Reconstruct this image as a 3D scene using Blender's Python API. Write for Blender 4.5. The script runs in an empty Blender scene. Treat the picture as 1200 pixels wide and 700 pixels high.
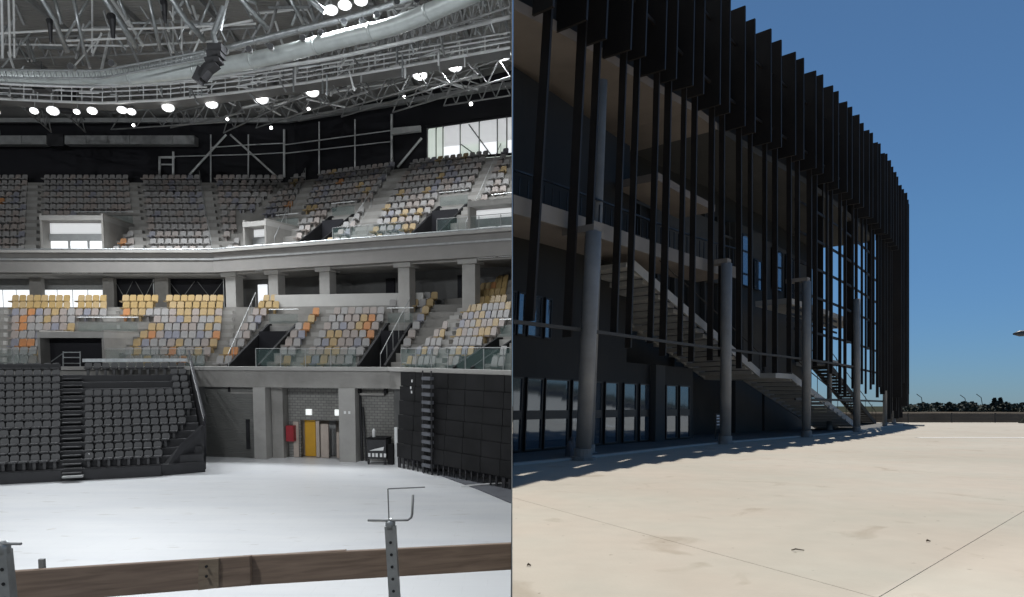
import bpy, bmesh, math, random
from mathutils import Vector, Matrix, noise
random.seed(7)
R = random.random
def rnd(a, b): return a + (b-a)*random.random()
SC = bpy.context.scene
COL = SC.collection
# ------------------------------------------------------------------ camera, world, sun, exposure
F = 850.0; HZ = 476.0; CX = 600.0
cam = bpy.data.cameras.new('camera'); camo = bpy.data.objects.new('camera', cam); COL.objects.link(camo)
cam.sensor_width = 36; cam.lens = 36*F/1200; cam.shift_y = (HZ-350)/1200
cam.clip_start = 0.05; cam.clip_end = 5000
camo.location = (0, 0, 1.6); camo.rotation_euler = (math.pi/2, 0, 0)
SC.camera = camo
SUN_EL, SUN_AZ = 61.0, 25.5
w = bpy.data.worlds.new('World'); SC.world = w; w.use_nodes = True
nt = w.node_tree; bg = nt.nodes['Background']
sky = nt.nodes.new('ShaderNodeTexSky'); sky.sky_type = 'NISHITA'; sky.sun_disc = False
sky.sun_elevation = math.radians(SUN_EL); sky.sun_rotation = math.radians(SUN_AZ)
sky.altitude = 0; sky.air_density = 1.0; sky.dust_density = 0.0; sky.ozone_density = 4.0
tcw = nt.nodes.new('ShaderNodeTexCoord'); sxw = nt.nodes.new('ShaderNodeSeparateXYZ'); nt.links.new(tcw.outputs['Generated'], sxw.inputs[0])
rw = nt.nodes.new('ShaderNodeValToRGB'); nt.links.new(sxw.outputs['Z'], rw.inputs[0])
rw.color_ramp.elements[0].position = .0; rw.color_ramp.elements[0].color = (.36, .58, .95, 1)
rw.color_ramp.elements[1].position = .6; rw.color_ramp.elements[1].color = (.78, .96, 1, 1)
k_ = rw.color_ramp.elements.new(.22); k_.color = (.60, .84, 1, 1)
mw = nt.nodes.new('ShaderNodeMix'); mw.data_type = 'RGBA'; mw.blend_type = 'MULTIPLY'; mw.inputs[0].default_value = 1
nt.links.new(sky.outputs[0], mw.inputs[6]); nt.links.new(rw.outputs[0], mw.inputs[7]); nt.links.new(mw.outputs[2], bg.inputs[0]); bg.inputs[1].default_value = 0.062
sl = bpy.data.lights.new('sun', 'SUN'); sl.energy = 4.2; sl.angle = math.radians(0.5); sl.color = (1, .95, .87)
so = bpy.data.objects.new('sun', sl); COL.objects.link(so)
e, a_ = math.radians(SUN_EL), math.radians(SUN_AZ)
sd = Vector((math.sin(a_)*math.cos(e), math.cos(a_)*math.cos(e), math.sin(e)))
so.rotation_euler = sd.to_track_quat('Z', 'Y').to_euler(); so.location = (40, 60, 60)
vs = SC.view_settings; vs.view_transform = 'Standard'; vs.look = 'None'; vs.exposure = 0; vs.gamma = 1; vs.use_curve_mapping = False
SC.cycles.use_denoising = True
SC.cycles.max_bounces = 6; SC.cycles.diffuse_bounces = 3; SC.cycles.glossy_bounces = 3
SC.cycles.sample_clamp_indirect = 6
SC.cycles.use_light_tree = True
# ------------------------------------------------------------------ the hall stands 6 m below the gallery, pitched as its photograph was
TH = math.atan((HZ-413)/F); CT, ST = math.cos(TH), math.sin(TH)
HC = 6.0
M_IN = Matrix.Translation((0, 0, 1.6)) @ Matrix.Rotation(TH, 4, 'X') @ Matrix.Translation((0, 0, -HC))
M_EX = Matrix.Identity(4)
XF = [M_EX]
def ldir(u, v):
    d = Vector(((u-CX)/F, 1, (HZ-v)/F)); return Vector((d.x, d.y*CT+d.z*ST, -d.y*ST+d.z*CT))
def LZ(u, v, z):
    d = ldir(u, v); k = (z-HC)/d.z; return Vector((d.x*k, d.y*k, z))
def LD(u, v, y):
    d = ldir(u, v); k = y/d.y; return Vector((d.x*k, y, HC+d.z*k))
def proj(p):
    y = p.y*CT-(p.z-HC)*ST; z = p.y*ST+(p.z-HC)*CT
    return CX+F*p.x/y, HZ-F*z/y
# ------------------------------------------------------------------ materials
def mat(name, c, rough=.7, metal=0, var=.0, scale=1.0, bump=0., bscale=20, c2=None, emit=None, es=0, alpha=None, spec=.5, detail=4):
    m = bpy.data.materials.new(name); m.use_nodes = True
    n = m.node_tree.nodes; l = m.node_tree.links; b = n['Principled BSDF']
    col = (*c, 1)
    b.inputs['Base Color'].default_value = col
    b.inputs['Roughness'].default_value = rough; b.inputs['Metallic'].default_value = metal
    b.inputs['Specular IOR Level'].default_value = spec
    if var or c2 or bump: tc = n.new('ShaderNodeTexCoord')
    if var or c2:
        nz = n.new('ShaderNodeTexNoise'); nz.inputs['Scale'].default_value = scale; nz.inputs['Detail'].default_value = detail
        nz.inputs['Roughness'].default_value = .65
        l.new(tc.outputs['Object'], nz.inputs['Vector'])
        rp = n.new('ShaderNodeValToRGB'); rp.color_ramp.elements[0].position = .3; rp.color_ramp.elements[1].position = .7
        d = c2 if c2 else tuple(x*(1-var) for x in c); q = c if c2 else tuple(min(1, x*(1+var)) for x in c)
        rp.color_ramp.elements[0].color = (*d, 1); rp.color_ramp.elements[1].color = (*q, 1)
        l.new(nz.outputs['Fac'], rp.inputs['Fac']); l.new(rp.outputs['Color'], b.inputs['Base Color'])
    if bump:
        nb = n.new('ShaderNodeTexNoise'); nb.inputs['Scale'].default_value = bscale; nb.inputs['Detail'].default_value = 5
        l.new(tc.outputs['Object'], nb.inputs['Vector'])
        bp = n.new('ShaderNodeBump'); bp.inputs['Strength'].default_value = bump; bp.inputs['Distance'].default_value = .05
        l.new(nb.outputs['Fac'], bp.inputs['Height']); l.new(bp.outputs['Normal'], b.inputs['Normal'])
    if emit:
        b.inputs['Emission Color'].default_value = (*emit, 1); b.inputs['Emission Strength'].default_value = es
    if alpha is not None: b.inputs['Alpha'].default_value = alpha
    return m
def rib_mat(name, c, axis, freq, depth=.3, rough=.6, metal=0):
    m = mat(name, c, rough, metal, var=.12, scale=.6)
    n = m.node_tree.nodes; l = m.node_tree.links; b = n['Principled BSDF']
    tc = n.new('ShaderNodeTexCoord'); wv = n.new('ShaderNodeTexWave'); wv.bands_direction = axis; wv.inputs['Scale'].default_value = freq
    l.new(tc.outputs['Object'], wv.inputs['Vector']); bp = n.new('ShaderNodeBump'); bp.inputs['Strength'].default_value = depth; bp.inputs['Distance'].default_value = .05
    l.new(wv.outputs['Fac'], bp.inputs['Height']); l.new(bp.outputs['Normal'], b.inputs['Normal'])
    return m
def brick_mat(name, c1, c2, cm, sc):
    m = mat(name, c1, .85); n = m.node_tree.nodes; l = m.node_tree.links; b = n['Principled BSDF']
    tc = n.new('ShaderNodeTexCoord'); sp = n.new('ShaderNodeSeparateXYZ'); cb = n.new('ShaderNodeCombineXYZ')
    l.new(tc.outputs['Object'], sp.inputs[0]); l.new(sp.outputs['X'], cb.inputs['X']); l.new(sp.outputs['Z'], cb.inputs['Y'])
    br = n.new('ShaderNodeTexBrick'); br.inputs['Color1'].default_value = (*c1, 1); br.inputs['Color2'].default_value = (*c2, 1)
    br.inputs['Mortar'].default_value = (*cm, 1); br.inputs['Scale'].default_value = sc; br.inputs['Mortar Size'].default_value = .025
    l.new(cb.outputs[0], br.inputs['Vector']); l.new(br.outputs['Color'], b.inputs['Base Color'])
    return m
MT = dict(
    conc=mat('concrete', (.26, .25, .235), .85, var=.18, scale=.5, bump=.3, bscale=6),
    conc_l=mat('light_concrete', (.33, .32, .305), .8, var=.12, scale=.6, bump=.2, bscale=6),
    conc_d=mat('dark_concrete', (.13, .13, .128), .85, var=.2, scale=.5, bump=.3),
    floor=mat('hall_floor', (.62, .625, .635), .38, var=.035, scale=.16, bump=.05, bscale=2, detail=7),
    mat_grey=mat('floor_mat', (.10, .105, .12), .7, var=.15, scale=2),
    black=mat('black_steel', (.018, .018, .021), .55, var=.25, scale=1.5),
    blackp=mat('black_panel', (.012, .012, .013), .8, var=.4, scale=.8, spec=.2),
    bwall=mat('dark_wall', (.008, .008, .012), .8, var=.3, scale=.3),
    bseat=mat('black_seat', (.062, .062, .065), .5, var=.1, scale=8),
    step=mat('black_stair', (.04, .04, .043), .6, var=.1, scale=5),
    stepd=mat('stair_riser', (.015, .015, .016), .6),
    s_grey=mat('seat_grey', (.29, .28, .275), .45, var=.06, scale=8),
    s_warm=mat('seat_warm_grey', (.30, .26, .24), .45, var=.06, scale=8),
    s_lav=mat('seat_lavender', (.225, .225, .26), .45, var=.06, scale=8),
    s_mus=mat('seat_mustard', (.34, .24, .105), .45, var=.08, scale=8),
    s_org=mat('seat_orange', (.42, .20, .085), .45, var=.08, scale=8),
    s_och=mat('seat_ochre', (.36, .265, .14), .45, var=.08, scale=8),
    steel=mat('painted_steel', (.68, .69, .69), .5, .2, var=.1, scale=2),
    steel_d=mat('dark_steel', (.30, .305, .305), .55, .3, var=.15, scale=2),
    galv=mat('galvanised_steel', (.42, .44, .45), .38, .75, var=.2, scale=5, bump=.1, bscale=30),
    duct=mat('duct_silver', (.56, .60, .59), .42, .35, var=.12, scale=1.2),
    ceil=rib_mat('ceiling_deck', (.29, .285, .275), 'Y', 1.2, .5),
    glass_g=mat('green_glass', (.16, .24, .23), .12, 0, alpha=.16, spec=.3),
    day=mat('daylit_window', (.8, .8, .8), .3, emit=(.93, .97, 1), es=.95),
    dayg=mat('daylit_room', (.6, .63, .58), .5, emit=(.80, .9, .82), es=.55),
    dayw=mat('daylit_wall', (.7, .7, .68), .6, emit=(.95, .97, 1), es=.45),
    lamp=mat('lit_lamp', (1, 1, 1), .3, emit=(1, .99, .97), es=14),
    lampdim=mat('reflector_glow', (.9, .9, .9), .3, emit=(.95, .97, 1), es=.55),
    sign=mat('lit_sign', (.8, .8, .8), .4, emit=(.95, 1, .97), es=.7),
    yel=mat('yellow_door_paint', (.62, .33, .02), .45, var=.06, scale=2),
    pink=mat('pale_panel', (.45, .38, .33), .6, var=.08, scale=2),
    red=mat('red_paint', (.30, .02, .03), .4),
    brick=brick_mat('concrete_block', (.24, .235, .22), (.19, .185, .175), (.11, .11, .105), 1.6),
    shut=rib_mat('roller_shutter', (.15, .15, .142), 'Z', 3, .4),
    wood=None,
    fin=mat('dark_fin', (.020, .017, .0155), .55, var=.3, scale=.5, spec=.35),
    col_e=mat('grey_column', (.27, .265, .255), .6, .1, var=.2, scale=.8, bump=.05),
    soff=mat('beige_soffit', (.22, .19, .168), .8, var=.1, scale=.4),
    wall_e=mat('charcoal_cladding', (.020, .020, .020), .6, var=.15, scale=.5, spec=.3),
    wall_e2=mat('grey_render', (.055, .055, .054), .8, var=.12, scale=.4),
    stair_e=mat('stair_concrete', (.42, .41, .39), .8, var=.12, scale=.8),
    stair_d=mat('slab_edge_concrete', (.24, .22, .20), .8, var=.12, scale=.6),
    frame=mat('window_frame', (.012, .012, .014), .4),
    pane=mat('window_pane', (.20, .24, .29), .05, .75),
    kerb=mat('kerb_stone', (.46, .44, .41), .8, var=.08, scale=1),
    bank=mat('brown_bank', (.12, .105, .088), .95, var=.3, scale=.25, spec=0),
    leaf=mat('far_foliage', (.070, .080, .062), .9, var=.35, scale=.3),
    bark=mat('bark', (.09, .07, .05), .9),
    white=mat('white_plastic', (.7, .7, .7), .5),
    land=mat('dry_land', (.045, .048, .036), .95, var=.3, scale=.02, spec=0),
    lampbody=mat('lamp_housing', (.05, .06, .075), .5),
    plast=mat('plaster', (.22, .21, .20), .8, var=.06, scale=1),
)
def wood_mat(name, c1, c2):
    m = mat(name, c1, .75); n = m.node_tree.nodes; l = m.node_tree.links; b = n['Principled BSDF']
    tc = n.new('ShaderNodeTexCoord'); mp = n.new('ShaderNodeMapping'); mp.inputs['Scale'].default_value = (1.2, 14, 14)
    l.new(tc.outputs['Object'], mp.inputs[0]); nz = n.new('ShaderNodeTexNoise'); nz.inputs['Scale'].default_value = 2; nz.inputs['Detail'].default_value = 8; nz.inputs['Distortion'].default_value = .6
    l.new(mp.outputs[0], nz.inputs['Vector']); rp = n.new('ShaderNodeValToRGB')
    rp.color_ramp.elements[0].position = .3; rp.color_ramp.elements[1].position = .72
    rp.color_ramp.elements[0].color = (*c2, 1); rp.color_ramp.elements[1].color = (*c1, 1)
    l.new(nz.outputs['Fac'], rp.inputs[0]); l.new(rp.outputs[0], b.inputs['Base Color'])
    return m
MT['wood'] = wood_mat('weathered_wood', (.38, .275, .205), (.22, .155, .115))
MT['wood2'] = wood_mat('pale_wood', (.36, .29, .21), (.24, .18, .13))
def floor_mat():
    m = MT['floor']; n = m.node_tree.nodes; l = m.node_tree.links; b = n['Principled BSDF']
    src = b.inputs['Base Color'].links[0].from_socket; tc = n.new('ShaderNodeTexCoord')
    def layer(prev, vec, sc, det, p0, p1, c0, f):
        mp = n.new('ShaderNodeMapping'); mp.inputs['Scale'].default_value = vec; l.new(tc.outputs['Object'], mp.inputs[0])
        z = n.new('ShaderNodeTexNoise'); z.inputs['Scale'].default_value = sc; z.inputs['Detail'].default_value = det; l.new(mp.outputs[0], z.inputs['Vector'])
        r = n.new('ShaderNodeValToRGB'); r.color_ramp.elements[0].position = p0; r.color_ramp.elements[1].position = p1
        r.color_ramp.elements[0].color = (*c0, 1); r.color_ramp.elements[1].color = (1, 1, 1, 1); l.new(z.outputs['Fac'], r.inputs[0])
        x = n.new('ShaderNodeMix'); x.data_type = 'RGBA'; x.blend_type = 'MULTIPLY'; x.inputs[0].default_value = f
        l.new(prev, x.inputs[6]); l.new(r.outputs[0], x.inputs[7]); return x.outputs[2]
    c = layer(src, (.25, 1.4, 1), .8, 4, .3, .6, (.90, .91, .93), .9)
    c = layer(c, (.5, 1.6, 1), 1.6, 6, .30, .36, (.80, .78, .75), .8)
    br = n.new('ShaderNodeTexBrick'); br.inputs['Scale'].default_value = .4; br.inputs['Mortar Size'].default_value = .006; br.inputs['Color1'].default_value = (1, 1, 1, 1); br.inputs['Color2'].default_value = (.97, .97, .975, 1); br.inputs['Mortar'].default_value = (.80, .80, .8, 1)
    l.new(tc.outputs['Object'], br.inputs['Vector']); x = n.new('ShaderNodeMix'); x.data_type = 'RGBA'; x.blend_type = 'MULTIPLY'; x.inputs[0].default_value = .22
    l.new(c, x.inputs[6]); l.new(br.outputs['Color'], x.inputs[7]); l.new(x.outputs[2], b.inputs['Base Color'])
floor_mat()
def plaza_mat():
    m = mat('plaza_concrete', (.46, .425, .37), .85); n = m.node_tree.nodes; l = m.node_tree.links; b = n['Principled BSDF']
    ge = n.new('ShaderNodeNewGeometry')
    def nz(sc, det, dist=0):
        x = n.new('ShaderNodeTexNoise'); x.inputs['Scale'].default_value = sc; x.inputs['Detail'].default_value = det; x.inputs['Distortion'].default_value = dist
        l.new(ge.outputs['Position'], x.inputs['Vector']); return x.outputs['Fac']
    def ramp(f, p0, p1, c0, c1):
        r = n.new('ShaderNodeValToRGB'); r.color_ramp.elements[0].position = p0; r.color_ramp.elements[1].position = p1
        r.color_ramp.elements[0].color = (*c0, 1); r.color_ramp.elements[1].color = (*c1, 1); l.new(f, r.inputs[0]); return r.outputs[0]
    def mul(a, c, f=1):
        x = n.new('ShaderNodeMix'); x.data_type = 'RGBA'; x.blend_type = 'MULTIPLY'; x.inputs[0].default_value = f
        l.new(a, x.inputs[6]); l.new(c, x.inputs[7]); return x.outputs[2]
    base = ramp(nz(.16, 5, .5), .25, .75, (.44, .405, .35), (.52, .48, .425))
    fine = ramp(nz(2.2, 8), .3, .7, (.93, .93, .93), (1, 1, 1))
    tint = ramp(nz(.45, 3), .35, .7, (1, .965, .93), (.97, 1, .98))
    st = ramp(nz(.9, 7, .8), .29, .37, (.78, .755, .71), (1, 1, 1))
    spots = ramp(nz(7, 2), .24, .275, (.45, .42, .38), (1, 1, 1))
    c = mul(mul(mul(mul(base, fine), tint), st, .8), spots, .6)
    l.new(c, b.inputs['Base Color'])
    bp = n.new('ShaderNodeBump'); bp.inputs['Strength'].default_value = .25; bp.inputs['Distance'].default_value = .02
    l.new(nz(25, 5), bp.inputs['Height']); l.new(bp.outputs[0], b.inputs['Normal'])
    return m
MT['plaza'] = plaza_mat()
# ------------------------------------------------------------------ mesh helpers
LOC = {}
class MB:
    def __init__(s): s.v = []; s.f = []
    def add(s, vs, fs):
        o = len(s.v); s.v += [Vector(x) for x in vs]; s.f += [tuple(i+o for i in f) for f in fs]; return s
    def hexa(s, p):   # 8 points: bottom ring 4, top ring 4
        return s.add(p, [(0, 3, 2, 1), (4, 5, 6, 7), (0, 1, 5, 4), (1, 2, 6, 5), (2, 3, 7, 6), (3, 0, 4, 7)])
    def box(s, x0, y0, z0, x1, y1, z1):
        return s.hexa([(x0, y0, z0), (x1, y0, z0), (x1, y1, z0), (x0, y1, z0), (x0, y0, z1), (x1, y0, z1), (x1, y1, z1), (x0, y1, z1)])
    def beam(s, p, q, wd, ht, up=(0, 0, 1)):
        p = Vector(p); q = Vector(q); d = (q-p).normalized(); up = Vector(up)
        if abs(d.dot(up)) > .98: up = Vector((0, 1, 0))
        x = d.cross(up).normalized(); z = x.cross(d)
        x = x*wd/2; z = z*ht/2
        return s.hexa([p-x-z, p+x-z, q+x-z, q-x-z, p-x+z, p+x+z, q+x+z, q-x+z])
    def tube(s, pts, r, n=8, caps=True):
        pts = [Vector(p) for p in pts]; rings = []; px = None
        rr = r if isinstance(r, (list, tuple)) else [r]*len(pts)
        for i, p in enumerate(pts):
            d = (pts[min(i+1, len(pts)-1)]-pts[max(i-1, 0)]).normalized()
            if px is None:
                up = Vector((0, 0, 1)) if abs(d.z) < .95 else Vector((0, 1, 0)); px = d.cross(up).normalized()
            else: px = (px-d*px.dot(d)).normalized()
            py = d.cross(px)
            rings.append([p+(px*math.cos(2*math.pi*k/n)+py*math.sin(2*math.pi*k/n))*rr[i] for k in range(n)])
        fs = []
        for i in range(len(pts)-1):
            for k in range(n): fs.append((i*n+k, i*n+(k+1) % n, (i+1)*n+(k+1) % n, (i+1)*n+k))
        if caps: fs += [tuple(range(n-1, -1, -1)), tuple((len(pts)-1)*n+k for k in range(n))]
        return s.add([v for g in rings for v in g], fs)
    def prism(s, poly, vec):
        n = len(poly); vec = Vector(vec); poly = [Vector(p) for p in poly]
        return s.add(poly+[p+vec for p in poly], [tuple(range(n-1, -1, -1)), tuple(range(n, 2*n))]+[(i, (i+1) % n, (i+1) % n+n, i+n) for i in range(n)])
    def mesh(s, name, off=Vector((0, 0, 0)), smooth=False, bevel=0, clip=False):
        me = bpy.data.meshes.new(name); me.from_pydata([v-off for v in s.v], [], s.f)
        bm = bmesh.new(); bm.from_mesh(me)
        bmesh.ops.recalc_face_normals(bm, faces=bm.faces)
        if clip:
            bmesh.ops.bisect_plane(bm, geom=bm.verts[:]+bm.edges[:]+bm.faces[:], plane_co=(.04-off.x, 0, 0), plane_no=(-1, 0, 0), clear_outer=True)
            ed = [e for e in bm.edges if e.is_boundary]
            if ed: bmesh.ops.holes_fill(bm, edges=ed)
        if bevel: bmesh.ops.bevel(bm, geom=bm.edges[:], offset=bevel, segments=1, affect='EDGES')
        bm.to_mesh(me); bm.free()
        if smooth:
            for p in me.polygons: p.use_smooth = len(p.vertices) == 4
        return me
def put(name, me, parent=None, loc=(0, 0, 0), rz=0, rot=None):
    o = bpy.data.objects.new(name, me); COL.objects.link(o)
    m = Matrix.Translation(loc) @ (rot.to_matrix().to_4x4() if rot else Matrix.Rotation(rz, 4, 'Z'))
    if parent is not None:
        o.parent = parent; o.matrix_local = Matrix.Translation(-LOC[parent.name]) @ m
    else: o.matrix_world = XF[0] @ m
    LOC[o.name] = Vector(loc)
    return o
def tag(o, label=None, cat=None, group=None, kind=None):
    if label: o['label'] = label
    if cat: o['category'] = cat
    if group: o['group'] = group
    if kind: o['kind'] = kind
    return o
def thing(name, label, cat, loc, group=None):
    return tag(put(name, None, None, loc), label, cat, group)
def obj(name, mb, m, parent=None, origin=None, smooth=False, bevel=0, clip=False, **kw):
    if origin is None:
        if parent is not None: origin = LOC[parent.name]
        else:
            xs = [v.x for v in mb.v]; ys = [v.y for v in mb.v]; zs = [v.z for v in mb.v]
            origin = ((min(xs)+max(xs))/2, (min(ys)+max(ys))/2, min(zs))
    origin = Vector(origin)
    me = mb.mesh(name, origin, smooth, bevel, clip)
    if len(me.polygons) == 0: return None
    me.materials.append(MT[m] if isinstance(m, str) else m)
    o = put(name, me, parent, origin); tag(o, **kw)
    return o
def pip(poly, u, v):
    c = False; n = len(poly)
    for i in range(n):
        x1, y1 = poly[i]; x2, y2 = poly[i-1]
        if (y1 > v) != (y2 > v) and u < (x2-x1)*(v-y1)/(y2-y1)+x1: c = not c
    return c
# ================================================================== EXTERIOR
XF[0] = M_EX
PTS = [Vector((-3, 15.4)), Vector((.03, 18.9)), Vector((2.6, 22.0)), Vector((8.6, 30.0)), Vector((15.6, 37.7)), Vector((20.9, 44.1)), Vector((26.1, 51.1)), Vector((30.4, 57.2)), Vector((33.8, 62.0)), Vector((36.3, 67.2)), Vector((37.7, 72.4)), Vector((37.6, 77.0))]
curve = []
for i in range(1, len(PTS)-2):
    p0, p1, p2, p3 = PTS[i-1:i+3]
    for k in range(24):
        t = k/24
        curve.append(.5*((2*p1)+(p2-p0)*t+(2*p0-5*p1+4*p2-p3)*t*t+(3*p1-p0-3*p2+p3)*t**3))
cum = [0]
for i in range(1, len(curve)): cum.append(cum[-1]+(curve[i]-curve[i-1]).length)
SMAX = cum[-1]
def cpt(s):
    if s < 0:
        t = (curve[4]-curve[0]).normalized(); return curve[0]+t*s, t
    s = min(s, SMAX-.01); lo = 0; hi = len(cum)-1
    while hi-lo > 1:
        m = (lo+hi)//2
        if cum[m] <= s: lo = m
        else: hi = m
    t = (s-cum[lo])/(cum[hi]-cum[lo]); p = curve[lo].lerp(curve[hi], t)
    a = curve[max(lo-6, 0)]; b = curve[min(hi+6, len(curve)-1)]
    return p, (b-a).normalized()
def E(s, n, z):      # s metres along the facade, n outwards, z up; the facade leans outwards towards its near end
    p, t = cpt(s); nn = Vector((t.y, -t.x)); q = p+nn*n
    k = max(0, (880-(CX+F*p.x/p.y))/4200)
    return Vector((q.x+k*z, q.y, z))
def s_at(u, n=0, z=0):
    lo, hi = -6, SMAX-6
    for _ in range(40):
        m = (lo+hi)/2; q = E(m, n, z)
        if CX+F*q.x/q.y < u: lo = m
        else: hi = m
    return lo
def ebox(mb, s0, s1, n0, n1, z0, z1, seg=None, z0b=None, z1b=None):
    k = seg or max(1, int((s1-s0)/2.0))
    z0b = z0 if z0b is None else z0b; z1b = z1 if z1b is None else z1b
    V = []
    for i in range(k+1):
        f = i/k; s = s0+(s1-s0)*f; a = z0+(z0b-z0)*f; b = z1+(z1b-z1)*f
        V += [E(s, n0, a), E(s, n1, a), E(s, n1, b), E(s, n0, b)]
    fs = [(0, 1, 2, 3), (4*k+3, 4*k+2, 4*k+1, 4*k)]
    for i in range(k):
        for j in range(4): fs.append((4*i+j, 4*i+4+j, 4*i+4+(j+1) % 4, 4*i+(j+1) % 4))
    return mb.add(V, fs)
# ground: land, plaza slabs with open joints
g = MB(); g.box(.0, -60, -1.2, 4000, 4500, -.35)
obj('ground', g, 'land', kind='structure')
plaza = tag(put('plaza', None, None, (0, 0, 0)), kind='structure')
J0 = Vector((3.05, 6.05)); e1 = Vector((-3.05, 6.65)).normalized(); e2 = Vector((4.75, 5.0)).normalized()
SL = 12.0
def clip_poly(poly, nx, ny, c):   # keep nx*x+ny*y>=c
    out = []
    for i in range(len(poly)):
        a, b = poly[i-1], poly[i]; da = nx*a[0]+ny*a[1]-c; db = nx*b[0]+ny*b[1]-c
        if (da >= 0) != (db >= 0):
            t = da/(da-db); out.append((a[0]+(b[0]-a[0])*t, a[1]+(b[1]-a[1])*t))
        if db >= 0: out.append(b)
    return out
gp = .0045
for i in range(-3, 9):
    for j in range(-4, 10):
        P = []
        for (di, dj) in ((gp/SL, gp/SL), (1-gp/SL, gp/SL), (1-gp/SL, 1-gp/SL), (gp/SL, 1-gp/SL)):
            q = J0+e1*(i+di)*SL+e2*(j+dj)*SL; P.append((q.x, q.y))
        P = clip_poly(P, 1, 0, .0); 
        if P: P = clip_poly(P, 0, -1, -72)
        if P: P = clip_poly(P, 0, 1, -12)
        if P: P = clip_poly(P, -1, 0, -90)
        if len(P) < 3: continue
        m = MB(); m.prism([Vector((x, y, -.3)) for x, y in P], (0, 0, .3)); obj('slab', m, 'plaza', plaza)
jm = MB(); jm.box(.0, -12, -.34, 90, 72, -.03); obj('joint_filler', jm, mat('joint_filler', (.17, .155, .135), .95), plaza)
# pale kerb strip and low bank at the end of the plaza
m = MB(); m.box(22, 37.2, .002, 62, 37.45, .012); 
# brown earth bank
bk = MB(); N = 60
V = []; fs = []
for i in range(N+1):
    x = 20+i*2.2; h = 1.0+.12*noise.noise(Vector((x*.2, 0, 0)))
    V += [(x, 70.5, -.34), (x, 71.2, h-.15), (x, 72.5, h), (x, 80, -.34)]
for i in range(N):
    for j in range(3): fs.append((4*i+j, 4*i+4+j, 4*i+5+j, 4*i+1+j))
bk.add(V, fs); obj('earth_bank', bk, 'bank', kind='structure')
t = thing('rail_fence', 'low dark rail fence of thin posts along the brown bank beyond the plaza', 'fence', (40, 70, 0))
for i in range(16):
    p = MB(); x = 34+i*4.2; p.box(x-.04, 69.9, 0, x+.04, 69.98, .95); obj('post', p, 'wall_e2', t)
for z in (.35, .65, .92):
    p = MB(); p.box(30, 69.92, z-.02, 98, 69.96, z+.02); obj('rail', p, 'wall_e2', t)
m = MB()
for q in range(60): 
    x = rnd(47.4, 50); y = rnd(67, 67.9); r = rnd(.1, .3); m.tube([(x, y, 0), (x+rnd(-.2, .2), y, rnd(.15, .6))], [r, .03], 5)
obj('weed_clump', m, 'leaf', label='dark low bush against the rail fence on the plaza edge', cat='bush')
m = MB(); m.prism([(31.0, 57.5, .0), (32.6, 57.3, .0), (32.8, 57.8, .0), (31.3, 58, .0)], (0, 0, .12)); obj('drain_cover', m, 'steel_d', label='dark flat manhole frame on the plaza beside the building corner', cat='drain')
m = MB(); m.box(20.5, 36.4, .004, 34, 36.9, .012); obj('pale_strip', m, mat('pale_strip', (.85, .84, .82), .8, var=.04, scale=1), label='long pale strip set in the plaza to the right of the building corner', cat='paving strip')
# small litter on the plaza
for i, (u, v, sz, l) in enumerate([(1088, 635.5, .025, 'small dark pebble on the plaza near the right-hand joint'), (935, 646, .07, 'thin dark twig lying in the middle of the plaza'), (620, 664, .02, 'small flat dark stone lying at the left edge of the plaza')]):
    y = F*1.6/(v-HZ); x = (u-CX)*y/F; m = MB()
    m.tube([(x-sz, y, .012), (x-sz*.3, y+.01, .022), (x+sz, y, .01)], [.006, .014 if i != 1 else .008, .005], 6); obj('stone' if i != 1 else 'twig', m, 'bark', label=l, cat='stone' if i != 1 else 'twig')
# far trees
TC = {}
ORD = 'first second third fourth fifth sixth seventh eighth ninth tenth eleventh twelfth thirteenth fourteenth fifteenth sixteenth seventeenth eighteenth'.split()
def tree(x, y, h, w_, label, k):
    n_ = TC.get(label, 0); TC[label] = n_+1; label = '%s %s %s' % (ORD[n_], label[0], label[1])
    t = thing('tree', label, 'tree', (x, y, -.35), 'far trees along the horizon')
    b = MB(); b.tube([(x, y, -.35), (x+.03, y, h*.3), (x-.03, y, h*.7)], [.09, .07, .03], 6)
    for q in range(3):
        a = rnd(0, 6.28); b.tube([(x, y, h*.35), (x+math.cos(a)*w_*.4, y+math.sin(a)*w_*.4, h*.75)], [.04, .015], 5)
    obj('trunk', b, 'bark', t)
    c = MB()
    for q in range(420):
        a = rnd(0, 6.28); rr = math.sqrt(R()); zz = rnd(0, 1)
        prof = math.sin(math.pi*min(1, .12+zz*.9))**.6*(1 if k else (1.1-zz))
        px = x+math.cos(a)*rr*w_/2*prof; py = y+math.sin(a)*rr*w_/2*prof; pz = h*(.02+.98*zz)
        s_ = rnd(.4, 1.1)*h/6; n1 = Vector((rnd(-1, 1), rnd(-1, 1), rnd(-1, 1))).normalized(); n2 = n1.orthogonal().normalized()*s_; n3 = n1.cross(n2)
        p = Vector((px, py, pz)); c.add([p-n2, p+n3, p+n2*.9, p-n3*.8], [(0, 1, 2), (0, 2, 3)])
    obj('crown', c, 'leaf', t)
xx = 0.0; i = 0
uu = 1052
kinds = ['round dark tree', 'wide low dark tree', 'tall narrow dark tree']
while uu < 1225:
    y = rnd(138, 168); k = 2 if abs(uu-1170) < 5 else random.choice([0, 1, 1]); wd = (rnd(2.8, 5), rnd(2, 3.2), 2)[[1, 0, 2][k]] if k != 2 else 2.1
    h = rnd(1.7, 2.4) if k != 2 else 3.2
    place = 'from the building corner in the far tree line'
    tree((uu-CX)*y/F, y, h, wd*1.2, (kinds[k], place), k != 2); uu += wd*F/y*.62
tree((1130-CX)*172/F, 172, 2.6, 4, ('distant round dark tree', 'behind the far tree line'), 1)
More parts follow.
